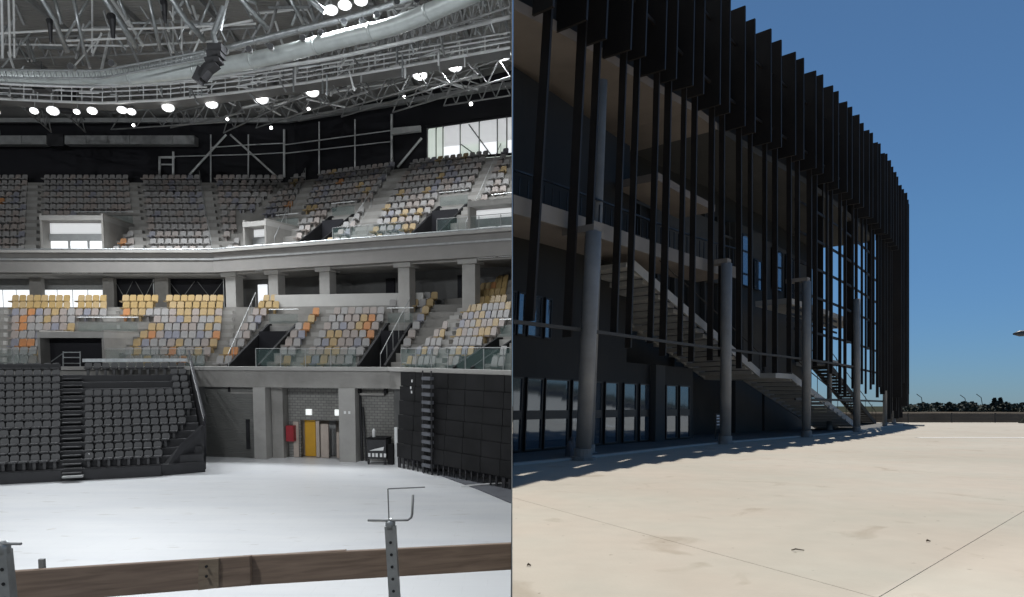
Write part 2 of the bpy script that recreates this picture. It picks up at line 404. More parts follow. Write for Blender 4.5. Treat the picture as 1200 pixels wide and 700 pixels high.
for u, v0, l in ((1082, 466, 'thin leaning bare mast rising above the trees nearest the building'), (1133, 467, 'thin bare mast above the far tree line near the middle of the gap'), (1152, 466, 'thin bare mast above the far tree line left of the tallest tree')):
    m = MB(); y = 380; x = (u-CX)*y/F; m.tube([(x, y, 0), (x-1, y, 1.6+(HZ-v0)*y/F), (x-3.5, y, 1.6+(HZ-v0+4)*y/F)], .18, 5); obj('mast', m, 'bark', label=l, cat='mast')
# street lamp whose head reaches in at the right edge
y = 26.0; x = (1190-CX)*y/F; z = 1.6+(HZ-391)*y/F
t = thing('street_lamp', 'dark flat street lamp head reaching in at the right edge of the sky', 'street lamp', (x+1.5, y, 0))
m = MB(); m.tube([(x-.08, y, z-.02), (x+.15, y, z), (x+.6, y, z+.02), (x+.75, y, z+.03)], [.03, .11, .11, .05], 10); obj('lamp_head', m, 'lampbody', t, smooth=True)
m = MB(); m.tube([(x+1.5, y, 0), (x+1.5, y, z-.3), (x+1.35, y, z), (x+.7, y, z+.05)], [.09, .06, .05, .04], 10); obj('pole', m, 'lampbody', t, smooth=True)
# ---------------- the arena building
A = thing('arena_building', 'dark curved arena building with vertical black fins and grey columns on the plaza', 'arena', (12, 34, 0))
S_END = s_at(946, -3)
def eo(name, mb, m, parent=A, **kw): return obj(name, mb, m, parent, clip=True, **kw)
SA_, SB_ = s_at(735, -3, 5), s_at(812, -3, 1)
SC_ = s_at(951, -5.2, 8)
for (a0, a1, nn, z0, z1) in ((-7, SA_, -3, 0, 12.3), (SA_, SB_, -3, 0, 3.4), (SA_, 13, -5.2, 3.402, 12.3), (13, SC_, -5.2, 3.402, 13.69), (SB_, SC_, -5.2, 0, 3.4)):
    m = MB(); ebox(m, a0, a1, -14, nn, z0, z1); eo('wall', m, 'wall_e')
for (sa_, sb_, za_, zb_) in ((-7, 0, 12.2, 12.2), (0, 13, 12.2, 13.7), (13, s_at(862), 13.7, 13.7), (s_at(862), SC_+.3, 13.7, 13.7)):
    m = MB(); ebox(m, sa_, sb_, -14, -.9, za_, za_+.3, None, zb_, zb_+.3); eo('roof', m, 'soff' if sa_ < 14 else 'wall_e2')
    m = MB(); ebox(m, sa_, sb_, -1.45, -1.2, za_+.302, 17.4, None, zb_+.302, 17.4); eo('parapet', m, 'wall_e')  # height added behind the fins to block sun and close the ground shadow
    m = MB(); ebox(m, sa_, sb_, -5.4, -5.201, 12.3, za_+.003, None, 12.3, zb_+.003); eo('wall', m, 'wall_e')
m = MB(); ebox(m, -7, s_at(862, -1), -2.995, -.9, 6.65, 7.0, z0b=7.55, z1b=7.9); eo('floor_slab', m, 'soff')
m = MB(); ebox(m, -7, s_at(862, -1), -.89, -.8, 6.55, 7.05, z0b=7.45, z1b=7.95); eo('slab_edge', m, 'stair_d')
m = MB(); ebox(m, -7, s_at(850, -.2), -.30, -.22, 3.66, 3.76, z0b=3.98, z1b=4.08); eo('transom', m, 'wall_e2')
m = MB(); ebox(m, s_at(851, -.2), s_at(1004, -.2), -.30, -.22, 3.98, 4.08); eo('transom', m, 'wall_e2')
# ground floor windows
def window(s0, s1, z0, z1, n=-2.99, tr=None):
    f = MB(); w_ = .05
    for (a, b, c, d) in ((s0, s0+w_, z0, z1), (s1-w_, s1, z0, z1), (s0+w_, s1-w_, z0, z0+w_), (s0+w_, s1-w_, z1-w_, z1)): ebox(f, a, b, n, n+.07, c, d, 1)
    if tr: ebox(f, s0+w_, s1-w_, n, n+.065, tr, tr+.3, 1)
    fr = eo('window', f, 'frame')
    if fr is None: return
    LOC[fr.name] = LOC[A.name]
    # pane is a sub-part: same origin as its frame
    p = MB(); ebox(p, s0+w_, s1-w_, n+.01, n+.03, z0+w_, z1-w_, 1)
    me = p.mesh('pane', LOC[A.name], clip=True)
    if len(me.polygons): me.materials.append(MT['pane']); o = bpy.data.objects.new('pane', me); COL.objects.link(o); o.parent = fr
ws = [(586, 609), (614, 633), (636, 664), (668, 683), (686, 703), (707, 722), (729, 744), (748, 760), (779, 792), (795, 807)]
for u0, u1 in ws:
    window(s_at(u0, -3, 1), s_at(u1, -3, 1), .12, 2.55, tr=1.15)
for u0, u1 in [(588, 602), (604, 613), (616, 632), (636, 644)]:
    window(s_at(u0, -3, 4), s_at(u1, -3, 4), 3.9, 5.3)
# balcony balusters on the first floor
s = 0.3
while s < s_at(862, -1):
    q = 6.9+.9*s/s_at(862, -1); m = MB(); ebox(m, s, s+.03, -1.05, -1.02, q, q+1.0, 1); eo('baluster', m, 'frame'); s += .42
m = MB(); ebox(m, -2, s_at(862, -1), -1.07, -1.0, 7.95, 8.0, z0b=8.85, z1b=8.9); eo('handrail', m, 'frame')
# box-outs on the back wall
for (ua, ub, z0, z1, mm, nn) in ((768, 779, 0, 3.38, 'wall_e2', -2.7), (770, 850, 8.4, 11.8, 'wall_e2', -4.8), (862, 893, .0, 12.2, 'wall_e2', -4.7), (896, 946, 0, 11.9, 'wall_e2', -4.6)):
    m = MB(); ebox(m, s_at(ua, nn), s_at(ub, nn), nn-.6, nn, z0+.003, z1); eo('wall_panel', m, mm)
m = MB(); ebox(m, s_at(740, -2), s_at(815, -2), -2.9, -1.1, 10.2, 10.5); eo('canopy', m, 'soff')
for k in range(17):
    s = s_at(742)+k*(S_END-s_at(742))/17; m = MB(); ebox(m, s, s+.09, -5.19, -4.95, 7.95 if s < s_at(862, -1) else 3.6, 12.2, 1); eo('mullion', m, 'wall_e2')
for (ua, ub, z0, z1) in ((905, 917, 9.0, 11.6), (870, 880, 8.6, 11.6), (884, 893, 8.6, 10.4), (921, 930, 8.2, 11.6)):
    window(s_at(ua, -4.5, 9), s_at(ub, -4.5, 9), z0, z1, n=-4.55)
for z in (9.6, 11.2):
    m = MB(); ebox(m, s_at(742), S_END, -4.94, -4.88, z, z+.12); eo('transom', m, 'wall_e2')
# columns
cols = [(684, -.08, .28, 6.75), (690, -1.2, .22, 12.3), (850, -.08, .28, 7.6), (945, -.08, .26, 8.0), (1004, -.1, .24, 8.2), (1037, -.6, .18, 12), (1052, -.9, .15, 10), (972, -2.0, .18, 12)]
for u, n, r, h in cols:
    s = s_at(u, n, .5); m = MB(); m.tube([E(s, n, 0), E(s, n, h*.5), E(s, n, h)], r*.84, 16)
    c = eo('column', m, 'col_e', smooth=True)
    m = MB(); m.tube([E(s, n, 0), E(s, n, .10)], r*1.35, 8); m.tube([E(s, n, .10), E(s, n, .34)], r*1.0, 16); o = eo('column_base', m, 'col_e')
    if u in (684, 850, 945): m = MB(); ebox(m, s-.2, s+.2, n-1.0, n+.12, h, h+.2, 1); eo('capital', m, 'stair_d')
s = s_at(684, -.3, .5)
# fins
sp = 1.42; s = .25; i = 0
while s < SMAX-.6:
    hh = 18.95+rnd(-.14, .14)+max(0, min(s, 44)-18)*.027-max(0, s-47)*.06; z0 = 12.0+min(1, s/13)*1.9+rnd(-.15, .15); d0 = rnd(.85, .98) if i % 2 else rnd(.5, .6)
    if s > SMAX-16: z0 = 3.0+rnd(-1.5, 1.0)
    m = MB(); ebox(m, s, s+.10, -d0, .12, z0, hh, 1); eo('fin', m, 'fin')
    m = MB(); zb = 3.7+rnd(-.5, .35)
    if s > 30: zb = 2.6+rnd(-.4, .6)
    if s > SMAX-20: zb = .9+rnd(-.4, .5)
    if i == 2: zb = 2.5
    s2 = s+.72+rnd(-.12, .12); wd = rnd(.30, .36) if s < 3 else rnd(.20, .27) if s < 27 else (rnd(.12, .2) if s < 44 else rnd(.25, .4))
    ebox(m, s2, s2+.09, -.38-wd, -.38, zb, 18.1, 1); eo('fin', m, 'fin')
    if s > s_at(955) and i % 5 == 0:
        m = MB(); s3 = s+.3+rnd(-.1, .3); ebox(m, s3, s3+.08, -1.3, -.85, zb+rnd(.5, 3), 17.8, 1); eo('fin', m, 'fin')
    s += sp*(rnd(.72, .84) if i % 2 else rnd(1.16, 1.28)); i += 1
for z in (14.8, 17.4):
    m = MB(); ebox(m, 0, SMAX-.6, -.36, -.28, z, z+.12); eo('rail', m, 'fin')
for z in (1.9, 4.0, 5.6, 7.6, 9.2, 10.8, 12.4):
    m = MB(); ebox(m, s_at(950), SMAX-.6, -.84, -.76, z, z+.13); eo('rail', m, 'fin')
m = MB(); ebox(m, s_at(955), s_at(1030), -3.2, -1.3, 7.1, 7.4); eo('floor_slab', m, 'stair_e')
for z in (6.2, 6.55, 6.9, 5.8):
    m = MB(); ebox(m, s_at(955), s_at(1010), -1.5, -1.45, z, z+.12); eo('rail', m, 'fin')
# outside stairs: flights with treads seen from beneath
def flight(name, sa, za, sb, zb, n0, n1, rails=True, sm='stair_e'):
    st = obj(name, MB().add([E(sa, n0, za-.25), E(sb, n0, zb-.25), E(sb, n0, zb+.12), E(sa, n0, za+.12), E(sa, n0+.08, za-.25), E(sb, n0+.08, zb-.25), E(sb, n0+.08, zb+.12), E(sa, n0+.08, za+.12)], [(0, 1, 2, 3), (7, 6, 5, 4), (0, 4, 5, 1), (1, 5, 6, 2), (2, 6, 7, 3), (3, 7, 4, 0)]), sm, A)
    def sub(nm, mb, mm):
        me = mb.mesh(nm, LOC[A.name]); me.materials.append(MT[mm]); o = bpy.data.objects.new(nm, me); COL.objects.link(o); o.parent = st
    m = MB(); m.add([E(sa, n1-.08, za-.25), E(sb, n1-.08, zb-.25), E(sb, n1-.08, zb+.12), E(sa, n1-.08, za+.12), E(sa, n1, za-.25), E(sb, n1, zb-.25), E(sb, n1, zb+.12), E(sa, n1, za+.12)], [(0, 1, 2, 3), (7, 6, 5, 4), (0, 4, 5, 1), (1, 5, 6, 2), (2, 6, 7, 3), (3, 7, 4, 0)]); sub('stringer', m, sm)
    k = max(4, int(abs(za-zb)/.2)); 
    for i in range(k):
        f = (i+.5)/k; s = sa+(sb-sa)*f; z = za+(zb-za)*f; h = abs(sb-sa)/k
        m = MB(); ebox(m, s-h*.62, s+h*.5, n0+.08, n1-.08, z-.20, z-.03, 1); sub('step', m, sm)
    if rails:
        for n in (n0+.04, n1-.04):
            m = MB(); m.tube([E(sa, n, za+1.0), E(sb, n, zb+1.0)], .03, 6); 
            for i in range(8):
                f = i/7; m.tube([E(sa+(sb-sa)*f, n, za+(zb-za)*f), E(sa+(sb-sa)*f, n, za+(zb-za)*f+1.0)], .018, 5)
            sub('balustrade', m, 'fin')
sa, sb, sc_ = s_at(728, -1.8, 6), s_at(884, -1.8, 3.4), s_at(893, -1.5, 3)
flight('staircase', sa, 7.0, sb, 3.3, -4.6, -1.5)
m = MB(); ebox(m, sb, sb+2.3, -4.6, -.7, 3.0, 3.25); eo('landing', m, 'stair_e')
flight('staircase', sb+2.25, 3.2, s_at(1000, -1.2, 0), .12, -3.4, -.75)
flight('staircase', s_at(962, -2.8, 4), 4.6, s_at(1030, -2.2, 0), .1, -3.6, -2.4, sm='wall_e2')
m = MB(); ebox(m, s_at(955, -3), s_at(966, -3), -4.2, -1.9, 4.3, 4.6); eo('landing', m, 'stair_e')
# apron coloured dark as painted building shade; door furniture at the foot
m = MB(); ebox(m, -4, SMAX-8, -5.15, -.45, .004, .06); ap = obj('shade_pavement', m, 'conc_d', clip=True, kind='structure')
m = MB(); ebox(m, -4, SMAX-8, -.449, -.25, .004, .075); obj('kerb', m, 'kerb', clip=True, kind='structure')
s = s_at(835, -1.6); t = thing('notice_stand', 'dark notice board standing by the second grey column', 'sign', E(s, -1.5, .1))
m = MB(); ebox(m, s, s+.5, -1.5, -1.44, .55, 1.25, 1); obj('board', m, 'wall_e2', t)
for z in (.72, .86, 1.0, 1.12):
    m = MB(); ebox(m, s+.08, s+.42, -1.435, -1.43, z, z+.06, 1); obj('notice', m, 'white', t)
for ds in (.04, .46):
    m = MB(); m.tube([E(s+ds, -1.47, .1), E(s+ds, -1.47, .55)], .02, 6); obj('leg', m, 'frame', t)
s = s_at(668, -.9); m = MB()
for k in range(5):
    m.tube([E(s+rnd(-.2, .3), -.9+rnd(-.15, .15), 0), E(s+rnd(-.2, .3), -.9, rnd(.3, .65))], [rnd(.12, .2), rnd(.05, .12)], 8)
obj('covered_bundle', m, 'mat_grey', label='dark wrapped bundle standing on the paving left of the nearest grey column', cat='bundle')
m = MB(); q = E(s_at(692, .1), .1, 0); m.tube([q, q+Vector((0, 0, .34))], [.07, .045], 10); obj('marker_cup', m, 'white', label='small white cup-like marker at the foot of the nearest grey column', cat='marker')
# partition between the hall and the plaza: thin sheet, thickening as it goes back
t = thing('dividing_wall', 'tall thin dividing wall between the indoor hall and the outdoor plaza', 'wall', (0, 20, 0))
for y0, y1, h in ((3.5, 12, .0022), (12, 36, .007), (36, 95, .02)):
    m = MB(); m.box(-h, y0, -9, h, y1, 46); obj('panel', m, 'steel_d', t)
# ================================================================== THE HALL
XF[0] = M_IN
ZL, ZU = 5.2, 12.95
XR = -.03    # everything indoors stays left of this
def clipR(mb_obj): pass
def iobj(name, mb, m, parent=None, **kw):
    # clip at x = XR (hall side)
    off = LOC[parent.name] if parent is not None else None
    if parent is None:
        xs = [v.x for v in mb.v]; ys = [v.y for v in mb.v]; zs = [v.z for v in mb.v]
        off = Vector(((min(xs)+max(xs))/2, (min(ys)+max(ys))/2, min(zs)))
    if max(v.x for v in mb.v) > XR:
        sm = kw.pop('smooth', False); kw.pop('bevel', 0)
        me = mb.mesh(name, off); bm = bmesh.new(); bm.from_mesh(me)
        bmesh.ops.bisect_plane(bm, geom=bm.verts[:]+bm.edges[:]+bm.faces[:], plane_co=(XR-off.x, 0, 0), plane_no=(1, 0, 0), clear_outer=True)
        ed = [e for e in bm.edges if e.is_boundary]
        if ed: bmesh.ops.holes_fill(bm, edges=ed)
        bm.to_mesh(me); bm.free()
        if len(me.polygons) == 0: return None
        if sm:
            for p in me.polygons: p.use_smooth = len(p.vertices) == 4
        me.materials.append(MT[m] if isinstance(m, str) else m)
        o = put(name, me, parent, off); return tag(o, **kw)
    return obj(name, mb, m, parent, origin=off, **kw)
class Sec:
    def __init__(s, P, Q, z0, tread, rise, ml=0, mr=0):
        s.O = Vector((P[0], P[1])); d = Vector((Q[0], Q[1]))-s.O; s.L = d.length; s.a = d.normalized(); s.b = Vector((-s.a.y, s.a.x))
        s.z0 = z0; s.T = tread; s.R = rise; s.ml = ml; s.mr = mr; s.ang = math.atan2(s.a.y, s.a.x)
    def p(s, t, b, z): q = s.O+s.a*t+s.b*b; return Vector((q.x, q.y, z))
    def zk(s, k): return s.z0+s.R*k
    def t_at(s, u, b, z):
        c = (u-CX)/F; q = s.O+s.b*b
        # q.x+a.x t = c*((q.y+a.y t)*CT-(z-HC)*ST)
        return (c*(q.y*CT-(z-HC)*ST)-q.x)/(s.a.x-c*s.a.y*CT)
    def box(s, mb, t0, t1, b0, b1, z0, z1, t0b=None, t1b=None):
        t0b = t0 if t0b is None else t0b; t1b = t1 if t1b is None else t1b
        return mb.hexa([s.p(t0, b0, z0), s.p(t1, b0, z0), s.p(t1b, b1, z0), s.p(t0b, b1, z0), s.p(t0, b0, z1), s.p(t1, b0, z1), s.p(t1b, b1, z1), s.p(t0b, b1, z1)])
    def ends(s, b): return (-s.ml*b, s.L+s.mr*b)
def mitre(A_, B_, C_):
    a = (Vector(B_)-Vector(A_)).normalized(); c = (Vector(C_)-Vector(B_)).normalized()
    return math.tan(math.atan2(c.y*a.x-c.x*a.y, a.dot(c))/-2)
# hall shell
m = MB(); m.box(-75, -6, -.5, XR, 75, 0); obj('floor', m, 'floor', kind='structure')
UA = (-62, 51.0); q = LZ(258, 297, ZU); UB = (q.x, 51.0); q = LZ(600, 270, ZU); UC0 = Vector((q.x, q.y))
d = (UC0-Vector(UB)).normalized(); UC = tuple(UC0+d*8)
mu = mitre(UA, UB, UC)
US = [Sec(UA, UB, ZU-.3, .85, .65, 0, mu), Sec(UB, UC, ZU-.3, .85, .65, mu, 0)]
NU = 12
WA = (-62, 41.5); WB = (-17.6, 41.5); WC = (-6.4, 39.3); wd = Vector((0, 32.3)); d = (wd-Vector(WC)).normalized(); WD = tuple(wd+d*8)
m1 = mitre(WA, WB, WC); m2 = mitre(WB, WC, WD)
LS = [Sec(WA, WB, ZL-.25, .8, .5, 0, m1), Sec(WB, WC, ZL-.25, .8, .5, m1, m2), Sec(WC, WD, ZL-.25, .8, .5, m2, 0)]
NL = 9
BB = NU*.85
ZE = 25.0
sh = thing('hall_shell', 'black upper wall of the hall behind the top row of seats', 'wall', (-20, 62, 13))
for S in US:
    t0, t1 = S.ends(BB+1.0); m = MB(); S.box(m, t0, t1, BB+1.0, BB+1.3, 0, ZE+1.5, t0-S.ml*.3, t1+S.mr*.3); iobj('wall_panel', m, 'bwall', sh)
m = MB(); m.box(-75.3, -6, 0, -75, 75, 40); obj('wall', m, 'conc_d', kind='structure')
m = MB(); m.box(-75, -6.3, 0, XR, -6, 40); obj('wall', m, 'conc_d', kind='structure')
# ceiling deck: sloping sheet with purlins
m = MB(); cz = lambda y: ZE+.4+(62-y)*.13
m.hexa([(-75, -6.3, cz(-6.3)), (XR, -6.3, cz(-6.3)), (XR, 75, cz(75)), (-75, 75, cz(75)), (-75, -6.3, cz(-6.3)+.4), (XR, -6.3, cz(-6.3)+.4), (XR, 75, cz(75)+.4), (-75, 75, cz(75)+.4)])
obj('ceiling', m, 'ceil', kind='structure')
# ---- terraces with openings
SEATS = {}
def seat_mesh(mname, w_=.43, h=.52):
    if (mname, w_, h) in SEATS: return SEATS[(mname, w_, h)]
    b = MB(); x = w_/2
    prof = [(-x*.86, .30), (x*.86, .30), (x, .45), (x*.98, h+.22), (x*.7, h+.30), (-x*.7, h+.30), (-x*.98, h+.22), (-x, .45)]
    b.prism([(px, .18+(pz-.3)*.22, pz) for px, pz in prof], (0, .05, 0))
    b.hexa([(-x*.9, -.18, .36), (x*.9, -.18, .36), (x*.9, .2, .33), (-x*.9, .2, .33), (-x*.95, -.2, .44), (x*.95, -.2, .44), (x*.9, .2, .42), (-x*.9, .2, .42)])
    b.box(-.06, .0, 0, .06, .16, .34)
    me = b.mesh('seat'); me.materials.append(MT[mname]); SEATS[(mname, w_, h)] = me; return me
def terrace(name, secs, n, voms, aisles, label):
    st = tag(put(name, None, None, secs[0].p(0, 0, 0)), kind='structure')
    for si, S in enumerate(secs):
        for k in range(n):
            b0, b1 = k*S.T, (k+1)*S.T
            (l0, r0), (l1, r1) = S.ends(b0), S.ends(b1)
            cuts = sorted((x[1], x[2]) for x in voms if x[0] == si and k < x[3])
            edges = [(l0, l1)]
            for c0, c1 in cuts: edges += [(c0, c0), (c1, c1)]
            edges.append((r0, r1))
            for i in range(0, len(edges), 2):
                e0, e1_ = edges[i], edges[i+1]
                if e1_[0]-e0[0] < .05: continue
                m = MB(); S.box(m, e0[0], e1_[0], b0, b1+.05, S.zk(k)-S.R-.35, S.zk(k), e0[1], e1_[1])
                iobj('terrace_row', m, 'conc', st)
        for (sj, u0a, u0b, u1a, u1b) in aisles:
            if sj != si: continue
            for k in range(1, n):
                f = k/(n-1); ua = u0a+(u1a-u0a)*f; ub = u0b+(u1b-u0b)*f
                ta = S.t_at(ua, k*S.T, S.zk(k)); tb = S.t_at(ub, k*S.T, S.zk(k))
                l, r = S.ends(k*S.T)
                ta = max(ta, l+.05); tb = min(tb, r-.05)
                if tb-ta < .3 or any(x[0] == si and k <= x[3] and ta < x[2] and tb > x[1] for x in voms): continue
                m = MB(); S.box(m, ta, tb, k*S.T-.42, k*S.T-.004, S.zk(k)-S.R+.003, S.zk(k)-S.R/2); iobj('aisle_step', m, 'conc_l', st)
    return st
def vt(S, u0, u1, z): return S.t_at(u0, 0, z), S.t_at(u1, 0, z)
VU = []
for (si, u0, u1, kv) in ((0, 48, 122, 5), (1, 285, 312, 4), (1, 343, 372, 5), (1, 476, 512, 5), (1, 548, 640, 4)):
    a, b = vt(US[si], u0, u1, ZU); VU.append((si, a, b, kv))
AU = [(0, 28, 46, 32, 48), (0, 158, 173, 150, 164), (0, 248, 262, 234, 250), (1, 322, 340, 358, 372), (1, 405, 428, 462, 480), (1, 528, 545, 572, 586)]
terrace('upper_terrace', US, NU, VU, AU, '')
VL = []
for (si, u0, u1, kv) in ((0, 45, 123, 5), (1, 266, 304, 6), (1, 418, 452, 6)):
    a, b = vt(LS[si], u0, u1, ZL); VL.append((si, a, b, kv))
a, b = vt(LS[2], 530, 553, ZL); VL.append((2, a, b, 4))
AL = [(0, 125, 143, 124, 140), (0, -10, 8, -8, 10), (0, 255, 270, 262, 275), (1, 340, 352, 385, 400), (2, 507, 518, 537, 548)]
terrace('lower_terrace', LS, NL, VL, AL, '')
# ---- vomitory portals: side cheeks, lintel, recess lining
def portal(S, v, kind, label, glass=True, fwd=False):
    si, t0, t1, kv = v; b1 = kv*S.T; bf = .55 if fwd else (b1*.6 if kind == 'dark' else b1); zt = S.zk(kv)-S.R+.02; zf = S.z0-1.2
    t1 = min(t1, S.t_at(604, 0, S.z0))
    t = thing('entrance_portal', label, 'entrance', S.p((t0+t1)/2, 0, S.z0))
    for tt in (t0, t1-.14):
        m = MB()
        pts = [S.p(tt, .02, zf), S.p(tt, b1, zf), S.p(tt, b1, zt+.3), S.p(tt, bf-.3 if fwd else b1-.3, zt+.3), S.p(tt, .02, S.z0+.35) if not fwd else S.p(tt, .02, zt+.3)]
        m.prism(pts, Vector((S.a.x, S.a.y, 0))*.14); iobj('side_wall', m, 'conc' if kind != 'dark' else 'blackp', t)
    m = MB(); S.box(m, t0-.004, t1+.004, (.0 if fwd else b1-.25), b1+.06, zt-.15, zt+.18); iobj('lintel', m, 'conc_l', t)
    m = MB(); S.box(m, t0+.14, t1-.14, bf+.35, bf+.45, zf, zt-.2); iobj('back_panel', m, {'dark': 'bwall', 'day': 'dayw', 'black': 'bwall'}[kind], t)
    m = MB(); S.box(m, t0+.14, t1-.14, .02, b1+.4, zf-.1, zf); iobj('passage_floor', m, 'conc', t)
    if kind == 'day':
        for i in range(1, max(2, int((t1-t0)/1.3))):
            tm = t0+.15+i*(t1-t0-.3)/max(2, int((t1-t0)/1.3)); m = MB(); S.box(m, tm-.07, tm+.07, bf+.2, bf+.345, zf, zf+(zt-.25-zf)*.66+.02); iobj('mullion', m, 'steel_d', t)
        zt2 = zf+(zt-.25-zf)*.66; n = max(2, int((t1-t0)/1.3)); w_ = (t1-t0-.3)/n
        for i in range(n):
            m = MB(); S.box(m, t0+.15+i*w_+.07, t0+.15+(i+1)*w_-.07, bf+.28, bf+.34, zf, zt2); iobj('window_pane', m, 'day', t)
        m = MB(); S.box(m, t0+.14, t1-.14, bf+.2, bf+.345, zt2+.02, zt2+.5); iobj('transom', m, 'steel_d', t)
    if glass and kind != 'dark':
        for tt in (() if fwd else (t0-.06, t1+.02)):
            m = MB(); pts = [S.p(tt, .05, S.z0+.3), S.p(tt, b1, zt+.45), S.p(tt, b1, zt+1.25), S.p(tt, .05, S.z0+1.25)]
            m.prism(pts, Vector((S.a.x, S.a.y, 0))*.03); iobj('glass_guard', m, 'glass_g', t)
    m = MB(); m.tube([S.p(t0, b1-.1, zt+1.2), S.p(t1, b1-.1, zt+1.2)], .035, 6); iobj('guard_rail', m, 'steel', t)
    m = MB(); S.box(m, t0+.05, t1-.05, b1-.12, b1-.09, zt+.33, zt+.9); iobj('glass_guard', m, 'glass_g', t)
portal(US[0], VU[0], 'day', 'bright daylit entrance opening in the upper tier above the left-hand black stand', fwd=True)
portal(US[1], VU[1], 'day', 'narrow daylit entrance opening with glass sides at the bend of the upper tier', fwd=True)
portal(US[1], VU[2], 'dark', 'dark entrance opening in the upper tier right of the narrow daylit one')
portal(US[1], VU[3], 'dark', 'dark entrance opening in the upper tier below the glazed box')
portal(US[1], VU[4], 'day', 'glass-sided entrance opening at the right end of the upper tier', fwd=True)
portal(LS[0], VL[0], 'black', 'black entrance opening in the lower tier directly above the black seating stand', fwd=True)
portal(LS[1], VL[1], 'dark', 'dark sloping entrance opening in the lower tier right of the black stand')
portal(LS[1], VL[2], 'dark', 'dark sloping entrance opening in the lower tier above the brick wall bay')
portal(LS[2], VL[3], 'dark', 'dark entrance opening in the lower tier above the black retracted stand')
# ---- seat blocks
def pick(w_):
    r = R()*sum(x[1] for x in w_)
    for n, x in w_:
        r -= x
        if r <= 0: return n
    return w_[-1][0]
nseat = 0
def block(S, label, edge, k0, k1, palette, pitch=.52, voms=(), si=0, excl=(), group='blocks of tip-up seats on the terraces', yback=False, w_=.43, h=.52, nn=NU):
    global nseat
    f0 = k0/(nn-1); t = thing('seating_block', label, 'seating block', S.p(S.t_at((edge[0]+edge[1])/2, k0*S.T, S.zk(k0)), k0*S.T, S.zk(k0)), group)
    for k in range(k0, k1):
        f = k/(nn-1); ua = edge[0]+(edge[2]-edge[0])*f; ub = edge[1]+(edge[3]-edge[1])*f
        bb = k*S.T+S.T*.55; ta = S.t_at(ua, bb, S.zk(k)); tb = S.t_at(ub, bb, S.zk(k)); l, r = S.ends(bb)
        ta = max(ta, l+.35); tb = min(tb, r-.3); n = int((tb-ta)/pitch)
        for i in range(n):
            tt = ta+(i+.5)*(tb-ta)/n
            if any(x[0] == si and k <= x[3] and x[1]-.35 < tt < x[2]+.35 for x in voms): continue
            p = S.p(tt, bb, S.zk(k))
            if p.x > XR-.35: continue
            u, v = proj(p+Vector((0, 0, .4)))
            if any(pip(pl, u, v) for pl in excl): continue
            put('seat', seat_mesh(palette(k, u, v), w_, h), t, p, S.ang+rnd(-.03, .03)); nseat += 1
def palU(k, u, v):
    if u < 290:
        g = noise.noise(Vector((u*.05, k*.35, 1)))
        return pick([('s_grey', 6), ('s_warm', 4 if g > .15 else 2.5), ('s_lav', .7), ('s_org', .25 if g > .1 and u < 60 else .04), ('s_och', .4 if (k < 3 and u > 190) else .02)])
    g = noise.noise(Vector((u*.03, k*.3, 4)))
    return pick([('s_grey', 5), ('s_warm', 3), ('s_lav', 1), ('s_och', 1.5 if g > .1 or k < 4 else .2), ('s_org', .22 if g > .2 else .03)])
UBK = [(0, (-45, 27, -48, 31), 'leftmost block of grey seats in the upper tier, cut by the photo edge'),
       (0, (47, 157, 49, 149), 'block of grey seats around the bright daylit upper entrance'),
       (0, (174, 247, 165, 233), 'block of grey seats in the upper tier left of the bend'),
       (0, (262, 283, 251, 290), 'narrow wedge of seats at the bend of the upper tier, left of the joint'),
       (0, (268, 330, 291, 350), 'wedge of grey seats in the upper tier straight above the narrow daylit entrance'),
       (1, (262, 321, 262, 357), 'slanted block of seats in the upper tier just right of the narrow daylit entrance'),
       (1, (341, 404, 373, 461), 'block of grey and ochre seats in the upper tier between the two long stairways'),
       (1, (429, 527, 481, 571), 'block of grey and ochre seats in the upper tier below the glazed box'),
       (1, (546, 640, 587, 660), 'rightmost block of seats in the upper tier, cut by the dividing wall')]
for si, ed, lb in UBK:
    block(US[si], lb, ed, 0, NU, palU, voms=VU, si=si, excl=[[(276, 252), (326, 252), (318, 300), (276, 300)]])
def palL(k, u, v):
    if k >= NL-2: return pick([('s_mus', 5), ('s_och', 3)]) if not (330 < u < 500) else pick([('s_grey', 3), ('s_och', 1)])
    g = noise.noise(Vector((u*.045, k*.4, 9)))
    if u < 45: return pick([('s_org', 2 if k > 3 else .5), ('s_warm', 3), ('s_grey', 2), ('s_lav', 1)])
    return pick([('s_grey', 4), ('s_warm', 3.5), ('s_lav', 1), ('s_org', .9 if g > .1 else .15), ('s_och', 4.2 if g > .05 else .9)])
LBK = [(0, (-60, -11, -60, -9), 'far left block of seats in the lower tier, beyond the photo edge'),
       (0, (9, 124, 11, 123), 'block of orange and grey seats around the black entrance of the lower tier'),
       (0, (144, 254, 141, 261), 'block of mixed seats under two mustard rows, left of the bend in the lower tier'),
       (1, (235, 339, 250, 384), 'block of orange and grey seats in the lower tier above the shutter bay'),
       (1, (353, 470, 401, 512), 'block of ochre and grey seats in the lower tier above the door bay'),
       (2, (462, 506, 468, 536), 'narrow block of seats in the lower tier beside the last stairway'),
       (2, (519, 640, 549, 640), 'block of mustard seats in the lower tier above the retracted black stand')]
GAPY = [[(77, 330), (91, 330), (91, 362), (77, 362)], [(180, 330), (196, 330), (196, 364), (180, 364)], [(322, 330), (497, 330), (497, 358), (322, 364)]]
for si, ed, lb in LBK:
    block(LS[si], lb, ed, 0, NL, palL, pitch=.48, voms=VL, si=si, nn=NL, excl=GAPY, h=.56)
S = LS[2]; st = tag(put('upper_rows_plinth', None, None, S.p(0, NL*S.T, S.z0)), kind='structure')
for k in range(NL, NL+3):
    m = MB(); S.box(m, S.t_at(500, k*S.T, S.zk(k)), S.ends(k*S.T)[1], k*S.T, (k+1)*S.T+.05, S.zk(k)-S.R*2-.3, S.zk(k)); iobj('terrace_row', m, 'conc', st)
